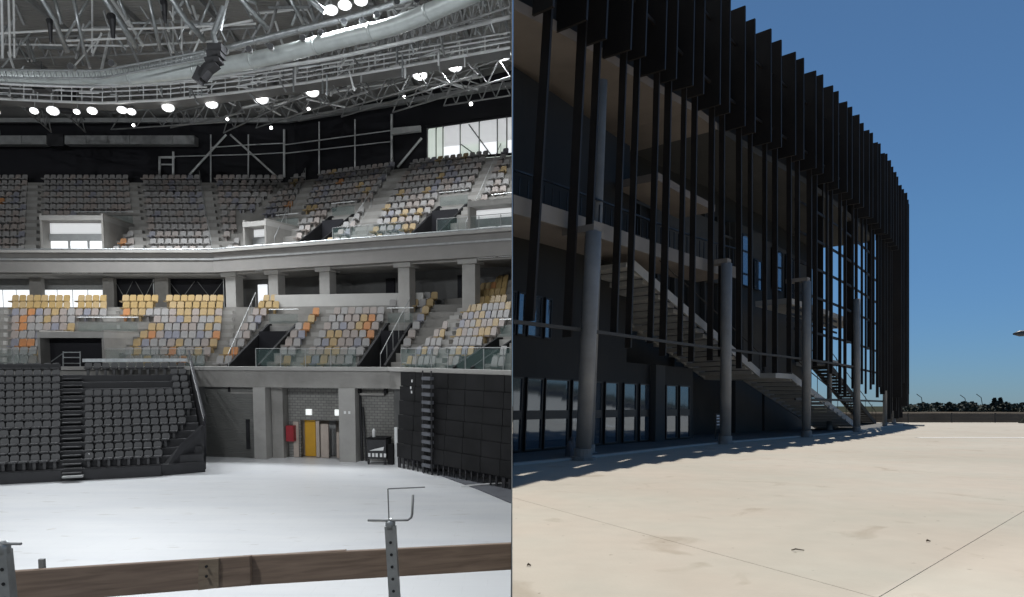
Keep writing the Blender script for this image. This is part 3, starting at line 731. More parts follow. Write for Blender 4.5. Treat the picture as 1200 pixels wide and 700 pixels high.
block(S, 'three raised rows of mustard seats beneath the balcony beside the dividing wall', (505, 640, 505, 640), NL, NL+3, lambda k, u, v: pick([('s_mus', 4), ('s_och', 3), ('s_org', 1)]), pitch=.48, nn=NL, h=.56)
# two mustard rows at the back of the lower tier, on a raised plinth
for S, si in ((LS[0], 0), (LS[1], 1), (LS[2], 2)):
    b0 = NL*S.T; (l0, r0), (l1, r1) = S.ends(b0), S.ends(b0+9)
    m = MB(); S.box(m, l0, r0, b0, b0+9, S.zk(NL)-S.R-.6, S.zk(NL)-S.R-.02, l1, r1); iobj('concourse_floor', m, 'conc', kind='structure')
# pale parapet on the lower tier between the bend and the right block
S = LS[1]; z = S.zk(NL)
m = MB(); bb = NL*S.T-.75; z = 9.2; S.box(m, S.t_at(322, bb, z), S.t_at(496, bb, z), bb, bb+.2, z-.35, z+.52)
iobj('parapet', m, mat('pale_parapet', (.5, .49, .47), .7, var=.05, scale=1), label='pale concrete parapet behind the lower seats above the door bay', cat='parapet')
# ---- upper fascia: beam, ledge, rail
for i, S in enumerate(US):
    t = thing('balcony_front', ['long grey concrete balcony front on the left facing the camera', 'grey concrete balcony front running from the bend to the dividing wall'][i], 'balcony', S.p(S.L*.7, 0, ZU-1.6), 'upper tier balcony fronts')
    m = MB(); (l, r), (l2, r2) = S.ends(-.35), S.ends(0); S.box(m, l, r, -.35, -.003, ZU-1.45, ZU-.12, l2, r2); iobj('fascia', m, 'plast', t)
    (l, r), (l2, r2) = S.ends(-.6), S.ends(.1); m = MB(); S.box(m, l, r, -.6, .1, ZU-.12, ZU+.06, l2, r2); iobj('ledge', m, 'conc_l', t)
    m = MB(); (l, r), (l2, r2) = S.ends(-.42), S.ends(-.352); S.box(m, l, r, -.42, -.352, ZU-.62, ZU-.5, l2, r2); iobj('moulding', m, 'steel_d', t)
    m = MB(); (l, r) = S.ends(-.5); m.tube([S.p(l, -.5, ZU+.12), S.p(r, -.5, ZU+.12)], .05, 8); iobj('rail', m, 'galv', t)
    # soffit
    (l, r), (l2, r2) = S.ends(0), S.ends(9); m = MB(); S.box(m, l, r, 0, 9, ZU-1.6, ZU-1.455, l2, r2); iobj('soffit', m, 'conc', t)
# concourse back wall under the upper tier
S = US[0]; BW = 3.5
t = thing('concourse_wall', 'grey wall of the open concourse beneath the upper tier balcony', 'wall', (-18, 54, 8))
for S in US:
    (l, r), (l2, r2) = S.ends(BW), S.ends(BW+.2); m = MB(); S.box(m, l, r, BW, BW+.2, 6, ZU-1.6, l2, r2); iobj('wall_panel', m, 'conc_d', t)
# concourse bays, left: daylit windows, pillars, black hoardings
S = US[0]; zc = 9.0
def bay(u0, u1, b, z0, z1, mm, name, label, cat, group=None, th=.12, S=S):
    m = MB(); S.box(m, S.t_at(u0, b, 11), S.t_at(u1, b, 11), b, b+th, z0, z1); return iobj(name, m, mm, label=label, cat=cat, group=group)
for (u0, u1, n, lb) in ((-30, 34, 4, 'bright daylit window of the lower concourse at the left edge'), (48, 120, 4, 'bright daylit window of the lower concourse between two pillars')):
    t = thing('concourse_window', lb, 'window', S.p(S.t_at(u0, 2.6, 11), 2.6, zc), 'daylit concourse windows')
    ta, tb = S.t_at(u0, 2.6, 11), S.t_at(u1, 2.6, 11); w_ = (tb-ta)/n
    m = MB(); S.box(m, ta, tb, 2.6, 2.75, ZU-2.35, ZU-1.62); iobj('header', m, 'steel_d', t)
    m = MB(); S.box(m, ta, tb, 2.7, 2.75, zc, ZU-2.35); iobj('frame', m, 'steel_d', t)
    for i in range(n):
        m = MB(); S.box(m, ta+i*w_+.05, ta+(i+1)*w_-.05, 2.62, 2.68, zc, ZU-2.4); iobj('pane', m, 'day', t)
for u0, u1, lb in ((134, 181, 'black hoarding with crossed braces in the lower concourse, left one'), (197, 263, 'black hoarding with crossed braces in the lower concourse, nearer the bend')):
    t = thing('hoarding', lb, 'hoarding', S.p(S.t_at(u0, 2.4, 11), 2.4, zc)); ta, tb = S.t_at(u0, 2.4, 11), S.t_at(u1, 2.4, 11)
    m = MB(); S.box(m, ta, tb, 2.4, 2.5, zc, ZU-1.65); iobj('panel', m, 'bwall', t)
    n = 2
    for i in range(n):
        a0 = ta+(tb-ta)*i/n; a1 = ta+(tb-ta)*(i+1)/n; mid = (a0+a1)/2
        for x0, x1 in ((a0, mid), (a1, mid)):
            m = MB(); m.tube([S.p(x0+.1 if x0 < mid else x0-.1, 2.36, ZU-1.8), S.p(x1, 2.36, ZU-3.0)], .022, 5); iobj('brace', m, 'steel_d', t)
    for x in (ta+.05, tb-.05):
        m = MB(); m.tube([S.p(x, 2.36, zc), S.p(x, 2.36, ZU-1.62)], .04, 6); iobj('post', m, 'steel', t)
for i, (u0, u1) in enumerate(((34, 48), (120, 133), (181, 197))):
    bay(u0, u1, 1.6, zc, ZU-1.605, 'conc', 'concrete_pillar', ['square grey pillar between the two daylit concourse windows', 'square grey pillar right of the second daylit concourse window', 'dark narrow pillar between the two black hoardings'][i], 'pillar', 'pillars in the left concourse', .4)
S = US[1]
for i, (u, w_) in enumerate(((270, .9), (320, .8), (380, .8), (473, .8), (549, .85))):
    tm = S.t_at(u, .1, 11); lb = ['square concrete column under the balcony right at the bend', 'square concrete column under the balcony, second from the bend', 'square concrete column under the middle of the right-hand balcony', 'square concrete column under the balcony above the retracted stand corner', 'square concrete column under the balcony nearest the dividing wall'][i]
    t = thing('concrete_column', lb, 'column', S.p(tm, .5, 8), 'columns under the right-hand balcony')
    m = MB(); S.box(m, tm-w_/2, tm+w_/2, .1, .8, 7.0, ZU-1.75); iobj('shaft', m, 'conc_l', t)
    m = MB(); S.box(m, tm-w_*.75, tm+w_*.75, -.1, .95, ZU-1.75, ZU-1.46); iobj('capital', m, 'conc_l', t)
for i, (u0, u1) in enumerate(((452, 462), (536, 543), (302, 312))):
    bay(u0, u1, 3.35, 8.4, ZU-2.0, 'bwall' if i < 2 else 'day', 'doorway', ['dark doorway in the concourse wall left of a column', 'dark doorway in the concourse wall beside the last column', 'small bright doorway in the concourse wall near the bend'][i], 'doorway', S=S)
bay(385, 452, 1.6, 8.6, 9.6, 'glass_g', 'glass_screen', 'low greenish glass screen on the concourse behind the parapet', 'glass screen', th=.04, S=S)
# ---- glass balustrade panels along the lower front
for si, S, u0, u1, lb in ((0, LS[0], 124, 262, 'glass balustrade along the lower tier above the right half of the black stand'), (1, LS[1], 300, 418, 'glass balustrade along the lower tier above the door bay'), (0, LS[0], -40, 44, 'glass balustrade along the lower tier at the left edge'), (2, LS[2], 470, 640, 'glass balustrade along the lower tier above the black retracted stand'), (1, US[1], 390, 474, 'glass balustrade on the upper balcony between the stairway foot and the dark entrance'), (1, US[1], 512, 640, 'glass balustrade on the upper balcony at its right end')):
    z0 = (ZL if S in LS else ZU)-.05; ta = S.t_at(u0, .15, z0); tb = min(S.t_at(u1, .15, z0), S.ends(.15)[1])
    t = thing('glass_balustrade', lb, 'balustrade', S.p(ta, .15, z0), 'glass balustrades on the tier fronts'); n = max(1, round((tb-ta)/1.4)); w_ = (tb-ta)/n
    for i in range(n):
        m = MB(); S.box(m, ta+i*w_+.03, ta+(i+1)*w_-.03, .15, .17, z0, z0+1.0); iobj('glass_panel', m, 'glass_g', t)
        m = MB(); S.box(m, ta+i*w_-.02, ta+i*w_+.02, .14, .18, z0, z0+1.02); iobj('post', m, 'steel_d', t)
    m = MB(); m.tube([S.p(ta, .16, z0+1.06), S.p(tb, .16, z0+1.06)], .02, 6); iobj('rail', m, 'steel_d', t)
# aisle handrails
def aisle_rail(S, ua, ub, n, label):
    t = thing('aisle_handrail', label, 'handrail', S.p(S.t_at(ua, 0, S.z0), 0, S.z0), 'handrails along the stairways')
    P = []
    for k in (0, n-1):
        u = ua if k == 0 else ub; P.append(S.p(S.t_at(u, k*S.T, S.zk(k)), k*S.T, S.zk(k)))
    m = MB(); up = Vector((0, 0, .95)); m.tube([P[0]+up, P[1]+up], .025, 6); iobj('rail', m, 'steel_d', t)
    for i in range(7):
        q = P[0].lerp(P[1], i/6); m = MB(); m.tube([q-Vector((0, 0, .3)), q+up], .018, 5); iobj('post', m, 'steel_d', t)
aisle_rail(US[0], 248, 234, NU, 'pale handrail beside the stairway just left of the upper bend')
aisle_rail(US[1], 404, 461, NU, 'handrail on the left of the long upper stairway in the middle')
aisle_rail(US[1], 546, 587, NU, 'handrail on the upper stairway near the dividing wall')
aisle_rail(US[1], 322, 358, NU, 'handrail beside the first upper stairway right of the bend')
aisle_rail(LS[1], 268, 300, NL, 'steep handrail beside the lower sloping entrance nearest the bend')
aisle_rail(LS[1], 446, 486, NL, 'steep handrail beside the lower sloping entrance above the brick bay')
# ---- lower front wall: capping slab, beam, bays
for i, S in enumerate(LS):
    t = thing('tier_front', ['concrete front of the lower tier behind the black stand', 'concrete beam and capping over the door and shutter bays', 'pale capping above the black retracted stand'][i], 'concrete front', S.p(S.L*.6, 0, ZL-1), 'concrete fronts of the lower tier')
    (l, r), (l2, r2) = S.ends(-.5), S.ends(.12); m = MB(); S.box(m, l, r, -.5, .12, ZL-.2, ZL, l2, r2); iobj('capping', m, 'conc_l', t)
    (l, r), (l2, r2) = S.ends(-.32), S.ends(-.004); m = MB(); S.box(m, l, r, -.32, -.004, ZL-1.15, ZL-.202, l2, r2); iobj('beam', m, 'conc', t)
    if i != 1:
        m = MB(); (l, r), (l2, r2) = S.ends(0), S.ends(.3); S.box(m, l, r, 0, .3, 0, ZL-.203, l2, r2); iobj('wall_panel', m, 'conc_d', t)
S = LS[1]
def lx(u, b=-.1, z=2): return S.t_at(u, b, z)
def part(mb, name, mm, par, **k): return iobj(name, mb, mm, par, **k)
t = thing('shutter_bay', 'dark grey bay with a plain shutter wall right of the black stand', 'wall bay', S.p(lx(270), 0, 0))
m = MB(); S.box(m, lx(228), lx(303), .05, .25, 0, ZL-1.152); part(m, 'shutter', 'shut', t)
m = MB(); S.box(m, lx(287), lx(291), -.02, .04, .5, 2.2); part(m, 'track', 'black', t)
for i, (u0, u1, b0, b1, mm, lb) in enumerate(((300, 314, -.35, .6, 'conc_l', 'wide pale concrete pier between the shutter bay and the door bay'), (315, 328, .25, 1.2, 'conc', 'recessed grey pier just right of the pale pier'), (400, 419, -.4, .6, 'conc_l', 'wide pale concrete pier with small numbers right of the doors'))):
    m = MB(); S.box(m, lx(u0), lx(u1), b0, b1, 0, ZL-1.153); pr = iobj('concrete_pier', m, mm, label=lb, cat='pier', group='concrete piers of the lower wall')
    if i == 2:
        for du in (406, 411):
            m = MB(); S.box(m, lx(du), lx(du+2.4), -.405, -.4, 2.65, 2.8)
            me = m.mesh('number_plate', LOC[pr.name]); me.materials.append(MT['white']); o = bpy.data.objects.new('number_plate', me); COL.objects.link(o); o.parent = pr
t = thing('door_bay', 'recessed block wall bay with a yellow door and pale door leaves', 'wall bay', S.p(lx(365), .8, 0))
m = MB(); S.box(m, lx(329), lx(404), .8, 1.0, 2.15, ZL-1.15); part(m, 'block_wall', 'brick', t)
m = MB(); S.box(m, lx(329), lx(343), .8, 1.0, 0, 2.15); part(m, 'block_wall', 'brick', t)
m = MB(); S.box(m, lx(343), lx(404), 2.4, 2.5, 0, 2.5); part(m, 'back_panel', 'pink', t)
for (u0, u1, z1, bb, mm) in ((343.5, 349.5, 2.05, .7, 'pink'), (350, 358, 2.1, 1.3, 'pink'), (357, 369.5, 2.12, 1.15, 'yel'), (370, 374, 2.1, .75, 'pink'), (375.5, 384.5, 1.95, .72, 'pink'), (385.5, 393.5, 2.1, 1.6, 'steel_d'), (394, 397, 1.5, .75, 'pink')):
    m = MB(); S.box(m, lx(u0, bb), lx(u1, bb), bb, bb+.06, .03, z1); part(m, 'door', mm, t)
for u in (354, 388.5):
    m = MB(); S.box(m, lx(u-3.2), lx(u+3.2), .68, .79, 2.45, 2.78); part(m, 'lit_sign', 'sign', t)
t = thing('fire_cabinet', 'dark red fire equipment cabinet on the wall left of the yellow door', 'cabinet', S.p(lx(334), .5, 0.8))
m = MB(); S.box(m, lx(329.5), lx(338.5), .4, .78, .95, 1.85); part(m, 'cabinet', 'red', t)
m = MB(); S.box(m, lx(331), lx(337.5), .385, .398, 1.0, 1.8); part(m, 'door', 'red', t)
m = MB(); S.box(m, lx(418.5), lx(466), .3, .5, 0, ZL-1.154); iobj('block_wall', m, 'brick', label='grey block wall bay behind the black equipment case', cat='wall')
m = MB(); m.tube([S.p(lx(421.5), .2, 0), S.p(lx(419.5), .22, 4.0)], .07, 6); m.tube([S.p(lx(427), .1, 0), S.p(lx(423), .2, 3.0)], .05, 6); iobj('leaning_poles', m, 'black', label='dark poles leaning upright against the block wall bay', cat='poles')
t = thing('equipment_case', 'black wheeled equipment case with white lettering standing by the block wall', 'case', S.p(lx(450), -.6, 0))
m = MB(); S.box(m, lx(437), lx(459), -1.0, -.2, .32, 1.35); part(m, 'case', 'black', t)
m = MB(); S.box(m, lx(436.6), lx(459.5), -1.02, -.18, 1.37, 1.45); part(m, 'lid', 'blackp', t)
for u in (438.5, 443, 447, 452, 456.5):
    m = MB(); S.box(m, lx(u), lx(u+2.6), -1.012, -1.003, .42, .62); part(m, 'letter', 'white', t)
m = MB(); m.prism([S.p(lx(440), -1.01, .75), S.p(lx(456), -1.01, .78), S.p(lx(457), -1.01, .98), S.p(lx(446), -1.01, .85)], Vector((0, -.02, 0))); part(m, 'cloth', 'white', t)
for u in (438, 457):
    m = MB(); q = S.p(lx(u), -.9, .15); m.tube([q-Vector((.04, 0, 0)), q+Vector((.04, 0, 0))], .14, 10); part(m, 'wheel', 'black', t)
m = MB(); S.box(m, lx(460), lx(466), -.9, -.3, .0, 1.1); iobj('black_trolley', m, 'blackp', label='narrow black trolley right of the equipment case', cat='trolley')
m = MB(); q = S.p(lx(442), -.6, 1.45); m.tube([q, q+Vector((0, 0, .35)), q+Vector((0, 0, .45))], [.09, .09, .03], 10); iobj('white_bottle', m, 'white', label='white bottle standing on the black equipment case', cat='bottle')
m = MB(); S.box(m, lx(466.5), lx(470), -.7, -.5, 0, 2.0); iobj('grey_post', m, 'steel', label='short grey post at the corner of the retracted black stand', cat='post')
# ---- retracted black stand on the right
S = LS[2]; TL = S.t_at(470, -1, 3)
t = thing('retracted_stand', 'tall black retracted seating stand folded flat against the right wall', 'retracted stand', S.p(1, -1, 0))
ta, tb = S.t_at(466, -.8, 3), S.t_at(612, -.8, 3); n = 7
for i in range(n):
    x0 = ta+(tb-ta)*i/n; x1 = ta+(tb-ta)*(i+1)/n
    for j in range(6):
        m = MB(); z0 = .55+j*.74; dd = -.8+j*.055+rnd(-.01, .01); S.box(m, x0+.015, x1-.015, dd-.08, dd, z0+.012, z0+.728); part(m, 'panel', 'blackp', t)
m = MB(); S.box(m, ta, tb, -.45, -.1, .3, ZL-.25); part(m, 'carcass', 'bwall', t)
k = int((tb-ta)/.42)
for i in range(k):
    x0 = ta+(tb-ta)*i/k; m = MB(); S.box(m, x0+.02, x0+.05+.2*R(), -.84, -.79, 0, .52); part(m, 'skirt_slat', 'black', t)
u0 = 497
for j in range(12):
    z = .35+j*.39; m = MB(); S.box(m, S.t_at(495, -1, z), S.t_at(505, -1, z), -1.05, -.82, z, z+.16); part(m, 'ladder_rung', 'mat_grey', t)
for uu_ in (495, 505):
    m = MB(); m.tube([S.p(S.t_at(uu_, -1, 2), -.95, 0), S.p(S.t_at(uu_, -1, 2), -.95, ZL-.1)], .035, 6); part(m, 'ladder_rail', 'black', t)
for u, v in ((483, 448), (481.5, 456), (482.5, 461)):
    q = LD(u, v, 36.5 if u < 500 else 31.2); z = q.z; x = S.t_at(u, -.95, z); m = MB(); m.hexa([*[S.p(x+dx, -1.0+db, z+dz) for dz in (0, .13) for dx, db in ((0, 0), (.09, 0), (.09, .03), (0, .03))]]); part(m, 'paper_label', 'white', t)
m = MB(); q0, q1, q2, q3 = LZ(484, 546, .01), LZ(560, 574, .01), LZ(603, 592, .01), LZ(603, 566, .01); q4 = LZ(482, 538, .01)
m.prism([q0, q1, q2, q3, q4], (0, 0, .05)); iobj('floor_mat', m, 'mat_grey', label='dark grey matting on the floor along the foot of the retracted stand', cat='mat')
m = MB(); m.tube([LZ(540, 570, .08), LZ(575, 567, .12), LZ(604, 565.5, .1)], .035, 6); iobj('cable', m, 'white', label='thin pale cable lying across the dark floor matting', cat='cable')
for i, (u, v) in enumerate(((486, 541), (513, 545))):
    q = LZ(u, v, 0); m = MB(); m.box(q.x-.4, q.y-.2, 0, q.x+.35, q.y+.2, .3); m.box(q.x-.3, q.y-.1, .3, q.x+.1, q.y+.15, .62); iobj('black_box', m, 'black', label=['small black box on the floor at the near corner of the retracted stand', 'low black box on the floor matting below the ladder'][i], cat='box')
# ---- telescopic black stand on the left
F0 = LZ(-60, 571, 0); F1 = LZ(187, 558, 0)
TSc = Sec((F0.x, F0.y), (F1.x, F1.y), .55, .50, .35, 0, 0); NB = 13
t = thing('telescopic_stand', 'pulled-out black seating stand with rows of black seats and a central stair', 'seating stand', (-22, 36, 0))
S = TSc
def bu(k): return S.zk(k)
uR = lambda k: 240-18*(k/12.0)
for k in range(NB):
    b0 = k*S.T; m = MB(); tr = S.t_at(uR(k) if k else 190, b0, S.zk(k)); tr2 = S.t_at(uR(k), b0+.5, S.zk(k)); S.box(m, -6, tr, b0, b0+S.T+.02, S.zk(k)-S.R-.2 if k else 0, S.zk(k), -6, tr2); part(m, 'platform', 'black', t)
    ta, tb = S.t_at(73, b0, S.zk(k)), S.t_at(97, b0, S.zk(k))
    for h in (0, 1):
        zt = S.zk(k)-S.R*(1-.5*h)+.01+.18*0; m = MB(); S.box(m, ta+.03, tb-.03, b0-.30+.3*h-.02, b0-.03+.3*h, zt-.02+S.R*.5, zt+.03+S.R*.5); part(m, 'stair_tread', 'step', t)
m = MB(); S.box(m, S.t_at(73, -.5, .4), S.t_at(97, -.5, .4), -.62, -.3, .22, .30); part(m, 'stair_tread', 'steel_d', t)
m = MB(); S.box(m, -6, S.t_at(72, -.1, .3), -.08, -.01, .0, .5); part(m, 'front_skirt', 'black', t)
m = MB(); S.box(m, S.t_at(97.5, -.1, .3), S.t_at(189, -.1, .3), -.08, -.01, .0, .5); part(m, 'front_skirt', 'black', t)
pR = [LZ(190, 558, 0), LZ(240, 550, 0), LZ(240, 548, 0)+Vector((.1, 3, 0))]
m = MB(); m.prism([LZ(189, 558.2, 0), LZ(240, 550, 0), LD(240, 500, 36.8), LD(235, 498, 36.5), LD(212, 520, 35.8), LD(190, 546, 35.2)], Vector((-.02, .06, 0))); part(m, 'side_panel', 'black', t)
pa = S.p(S.t_at(241, 0, 0), 0, 0); 
m = MB(); top = S.p(S.t_at(222, NB*S.T, 5), NB*S.T, S.zk(NB-1)+.75); bot = LD(240, 500, 36.8); m.prism([LZ(240, 550, 0), LD(240, 500, 36.8), top, Vector((top.x, top.y, 0))], Vector((.06, .0, 0))); part(m, 'side_panel', 'black', t)
m = MB(); m.tube([LZ(240, 550, 0), LD(240, 500, 36.8)+Vector((0, 0, .5)), top+Vector((0, 0, .6))], .05, 6); part(m, 'side_rail', 'bwall', t)
m = MB(); S.box(m, S.t_at(97, NB*S.T, 5), S.t_at(220, NB*S.T, 5), NB*S.T, NB*S.T+.1, S.zk(NB-1)+.72, S.zk(NB-1)+.9); part(m, 'top_rail', 'galv', t)
m = MB(); S.box(m, -6, S.t_at(71, NB*S.T, 5), NB*S.T, NB*S.T+.1, S.zk(NB-1)+.3, S.zk(NB-1)+.62); part(m, 'top_rail', 'black', t)
bs = thing('seating_block', 'block of black seats left of the stair on the pulled-out stand', 'seating block', S.p(2, 1, 1), 'blocks of black seats')
bs2 = thing('seating_block', 'block of black seats right of the stair on the pulled-out stand, three rows missing', 'seating block', S.p(8, 1, 1), 'blocks of black seats')
for k in range(NB):
    bb = k*S.T+.3
    for par, ua, ub in ((bs, -40, 70), (bs2, 98, uR(k)-5)):
        ta, tb = S.t_at(ua, bb, S.zk(k)), S.t_at(ub, bb, S.zk(k)); n = int((tb-ta)/.385)
        if par is bs2: n = int((tb-ta)/.40)
        for i in range(n):
            p = S.p(ta+(i+.5)*(tb-ta)/n, bb, S.zk(k)); u, v = proj(p+Vector((0, 0, .4)))
            if par is bs2 and k in (NB-2, NB-3, NB-4) and u < 197: continue
            if par is bs2 and pip([(175, 560), (196, 520), (215, 500), (222, 480), (236, 470), (245, 560)], u, v): continue
            put('seat', seat_mesh('bseat', .36, .38), par, p, S.ang+rnd(-.04, .04))
m = MB(); q = LD(101, 538, 34.4)
m.prism([q, q+Vector((.17, 0, 0)), q+Vector((.17, 0, .28)), q+Vector((0, 0, .28))], (0, -.02, 0)); iobj('paper_notice', m, 'white', label='small white notice on the lowest seat beside the black stand stair', cat='notice')
# work platform/ladder in the black entrance
t = thing('scaffold_trolley', 'small pale metal scaffold frame standing in the black entrance above the stand', 'scaffold', (LD(84, 428, 41.2)))
for u in (74, 94):
    m = MB(); m.tube([LD(u, 430, 41.2), LD(u, 412, 41.2)], .035, 6); part(m, 'post', 'galv', t)
for v in (413, 419, 426):
    m = MB(); m.tube([LD(74, v, 41.2), LD(94, v, 41.2)], .03, 6); part(m, 'rail', 'galv', t)
m = MB(); m.tube([LD(60, 424, 41.6), LD(74, 414, 41.6)], .03, 6); part(m, 'brace', 'galv', t)
# ---- steelwork in front of the black upper wall
def on_wall(u, v):   # point just in front of the black wall
    S = US[0] if u < 345 else US[1]
    z = ZE
    for _ in range(8):
        tt = S.t_at(u, BB+.6, z); p = S.p(tt, BB+.6, 0); d = ldir(u, v); z = HC+d.z/d.y*p.y
    return S.p(tt, BB+.6, z)
def strut(par, name, uv, r, mm='steel', n=6, dy=0):
    m = MB(); pts = [on_wall(u, v)+Vector((0, -dy, 0)) for u, v in uv]; m.tube(pts, r, n); return iobj(name, m, mm, par)
t = thing('wall_bracing', 'grey steel posts and crossed braces in front of the black upper wall', 'steel frame', on_wall(330, 205))
for a in ([(247, 214), (247, 158)], [(291, 212), (291, 158)], [(333, 208), (333, 152)], [(374, 205), (374, 143)], [(416, 200), (416, 140)], [(459, 196), (459, 134)]):
    strut(t, 'post', a, .10 if a[0][0] in (333, 459) else .06)
for a in ([(186, 184), (300, 181), (333, 179)], [(333, 180), (459, 166)], [(247, 173), (290, 170), (333, 168)], [(333, 170), (459, 153)]):
    strut(t, 'rail', a, .045)
for a in ([(222, 205), (265, 158)], [(270, 158), (325, 208)], [(466, 196), (494, 162)]):
    strut(t, 'brace', a, .09)
for i, (u0, u1, v0, v1, lb) in enumerate(((-20, 65, 164, 174, 'grey hanging gantry box at the left in front of the black wall'), (86, 235, 164, 174, 'long grey hanging gantry box in front of the black wall'))):
    t = thing('gantry_box', lb, 'gantry', on_wall(u0, v1)); a, b, c, d_ = [on_wall(*x)+Vector((0, -1.2, 0)) for x in ((u0, v1), (u1, v1), (u1, v0), (u0, v0))]
    m = MB(); m.prism([a, b, c, d_], (0, .8, 0)); part(m, 'box', 'steel_d', t)
    for k in range(1, 6 if i else 3):
        u = u0+(u1-u0)*k/(6 if i else 3); m = MB(); m.tube([on_wall(u, v0)+Vector((0, -1.25, 0)), on_wall(u, v1)+Vector((0, -1.25, 0))], .03, 5); part(m, 'rib', 'steel_d', t)
m = MB(); a, b = on_wall(66, 162), on_wall(85, 176); m.box(a.x, a.y-1.2, b.z, b.x, a.y-.6, a.z); iobj('loudspeaker', m, 'black', label='black box hanging between the two grey gantry boxes', cat='loudspeaker')
t = thing('wall_gantry', 'short white steel gantry with pipe joints left of the crossed braces', 'steel frame', on_wall(195, 200))
for a in ([(187, 185), (205, 185)], [(187, 193), (204, 193)]): strut(t, 'rail', a, .07)
for a in ([(203, 207), (203, 178)], [(187, 207), (187, 184)]): strut(t, 'post', a, .1)
# pale box beam & glazed control room at upper right
t = thing('glazed_box', 'lit glazed control room high in the right corner with slanted mullions', 'control room', on_wall(550, 190))
def quad_on(uvs, dy): return [on_wall(u, v)+Vector((0, -dy, 0)) for u, v in uvs]
wl = [(502, 153, 190), (600, 139, 182)]
def wv(u, k): return (wl[0][k]+(wl[1][k]-wl[0][k])*(u-502)/98)
m = MB(); m.prism(quad_on([(502, wv(502, 2)), (604, wv(604, 2)), (604, wv(604, 1)), (502, wv(502, 1))], .1), (0, .3, 0)); part(m, 'room', 'dayg', t)
us_ = [502, 512, 520, 540, 562, 583, 594, 602]
for i in range(len(us_)-1):
    u0, u1 = us_[i]+.8, us_[i+1]-.8; mm = 'day' if i in (4, 5) else 'dayg'
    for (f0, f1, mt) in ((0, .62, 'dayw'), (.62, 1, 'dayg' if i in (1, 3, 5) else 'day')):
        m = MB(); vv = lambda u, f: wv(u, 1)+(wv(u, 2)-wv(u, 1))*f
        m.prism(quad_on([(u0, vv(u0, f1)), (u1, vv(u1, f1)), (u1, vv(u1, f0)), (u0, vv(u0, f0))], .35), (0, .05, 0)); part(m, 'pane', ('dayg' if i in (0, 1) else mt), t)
for u in us_: strut(t, 'mullion', [(u, wv(u, 1)-1), (u, wv(u, 2)+1)], .05, 'steel_d', dy=.55)
for a in ([(550, 149), (577, 186)], [(541, 172), (560, 186)]): strut(t, 'brace', a, .05, 'steel_d', dy=.6)
strut(t, 'sill', [(500, 191), (603, 183)], .1, 'bwall', dy=.6); strut(t, 'head', [(500, 152), (603, 138)], .12, 'bwall', dy=.6)
t = thing('white_beam', 'pale box beam with a diagonal brace beside the glazed control room', 'beam', on_wall(480, 160))
m = MB(); m.prism(quad_on([(460, 160), (494, 156), (494, 150), (460, 153)], .6), (0, .4, 0)); part(m, 'beam', 'steel', t)
# ---- roof steelwork, pipes, lamps
def LP(u, v, d): return LD(u, v, d)
def roof_thing(name, label, cat, rows, r, mm, group=None, pn='strut', n=6, smooth=False):
    t = thing(name, label, cat, LP(*rows[0][0]), group)
    for i, row in enumerate(rows):
        m = MB(); m.tube([LP(*x) for x in row], r if not isinstance(r, list) else r[i], n); iobj(pn, m, mm, t, smooth=smooth)
    return t
T1 = [[(45, -8, 37), (62, 20, 38), (79, 61, 39.5)], [(62, -8, 42), (72, 28, 42)], [(85, -8, 39), (99, 64, 40)], [(118, -8, 36), (137, 20, 37), (160, 56, 38)], [(137, -8, 41), (149, 24, 41.5)], [(173, -8, 38), (188, 60, 39.5)], [(196, -8, 35), (218, 24, 36), (240, 48, 37)], [(215, -8, 41), (224, 16, 41.5)], [(276, -8, 34), (314, 34, 35.5)], [(262, -8, 38), (300, 4, 38)],
      [(108, -8, 40), (77, 44, 40)], [(250, -8, 41), (234, 30, 41)], [(176, 22, 42), (158, 46, 42)], [(354, -8, 34), (381, 14, 34)], [(350, 10, 40), (342, 30, 40)], [(336, -8, 38), (358, 32, 39)]]
roof_thing('roof_struts', 'pale slanted roof struts crossing the dark ceiling on the left', 'roof struts', T1, [.13, .10, .10, .14, .10, .10, .13, .10, .12, .09, .07, .07, .05, .13, .08, .1], 'galv', n=8, smooth=True)
T2 = [[(-10, 40, 42), (60, 36, 42), (200, 33, 42), (300, 28, 42)], [(78, 48, 40), (148, 45, 40)], [(235, 36, 37.5), (296, 24, 37)], [(-10, 52, 46), (150, 54, 46), (260, 48, 45)], [(10, -8, 39), (12, 68, 41)], [(2, -8, 36), (3, 68, 38)], [(16, -8, 42), (17, 68, 43)], [(300, 52, 44), (420, 20, 43), (500, -6, 42)], [(203, 0, 45), (203, 60, 45)], [(108, 0, 46), (108, 62, 46)], [(213, 58, 44), (213, 10, 44)]]
roof_thing('roof_rails', 'thin dark purlins and hangers under the ceiling on the left', 'roof rails', T2, .06, 'steel', pn='purlin')
# secondary truss bays under the ceiling between duct and eave
def lattice(label, A0, A1, h, nseg, r, mm='steel_d'):
    A0 = Vector(A0); A1 = Vector(A1); t = thing('roof_truss', label, 'roof truss', A0, 'roof trusses'); up = Vector((0, 0, h))
    for P, Q in ((A0, A1), (A0+up, A1+up)):
        m = MB(); m.tube([P, Q], r*1.3, 6); iobj('chord', m, mm, t)
    for i in range(nseg):
        P = A0.lerp(A1, i/nseg); Q = A0.lerp(A1, (i+1)/nseg); Mx = (P+Q)/2+up
        for a, b in ((P, Mx), (Mx, Q)):
            m = MB(); m.tube([a, b], r, 5); iobj('web', m, mm, t)
segs = [((130, 152, 58), (262, 143, 49)), ((200, 150, 58), (286, 132, 48)), ((262, 156, 58), (355, 112, 46)), ((300, 150, 57), (430, 108, 44)), ((350, 142, 55), (500, 100, 43)), ((400, 137, 54), (560, 88, 42)), ((460, 132, 53), (598, 90, 44)), ((60, 155, 58), (10, 112, 45)), ((100, 155, 58), (60, 118, 46)), ((0, 157, 58), (-30, 120, 45)), ((520, 124, 53), (598, 112, 48))]
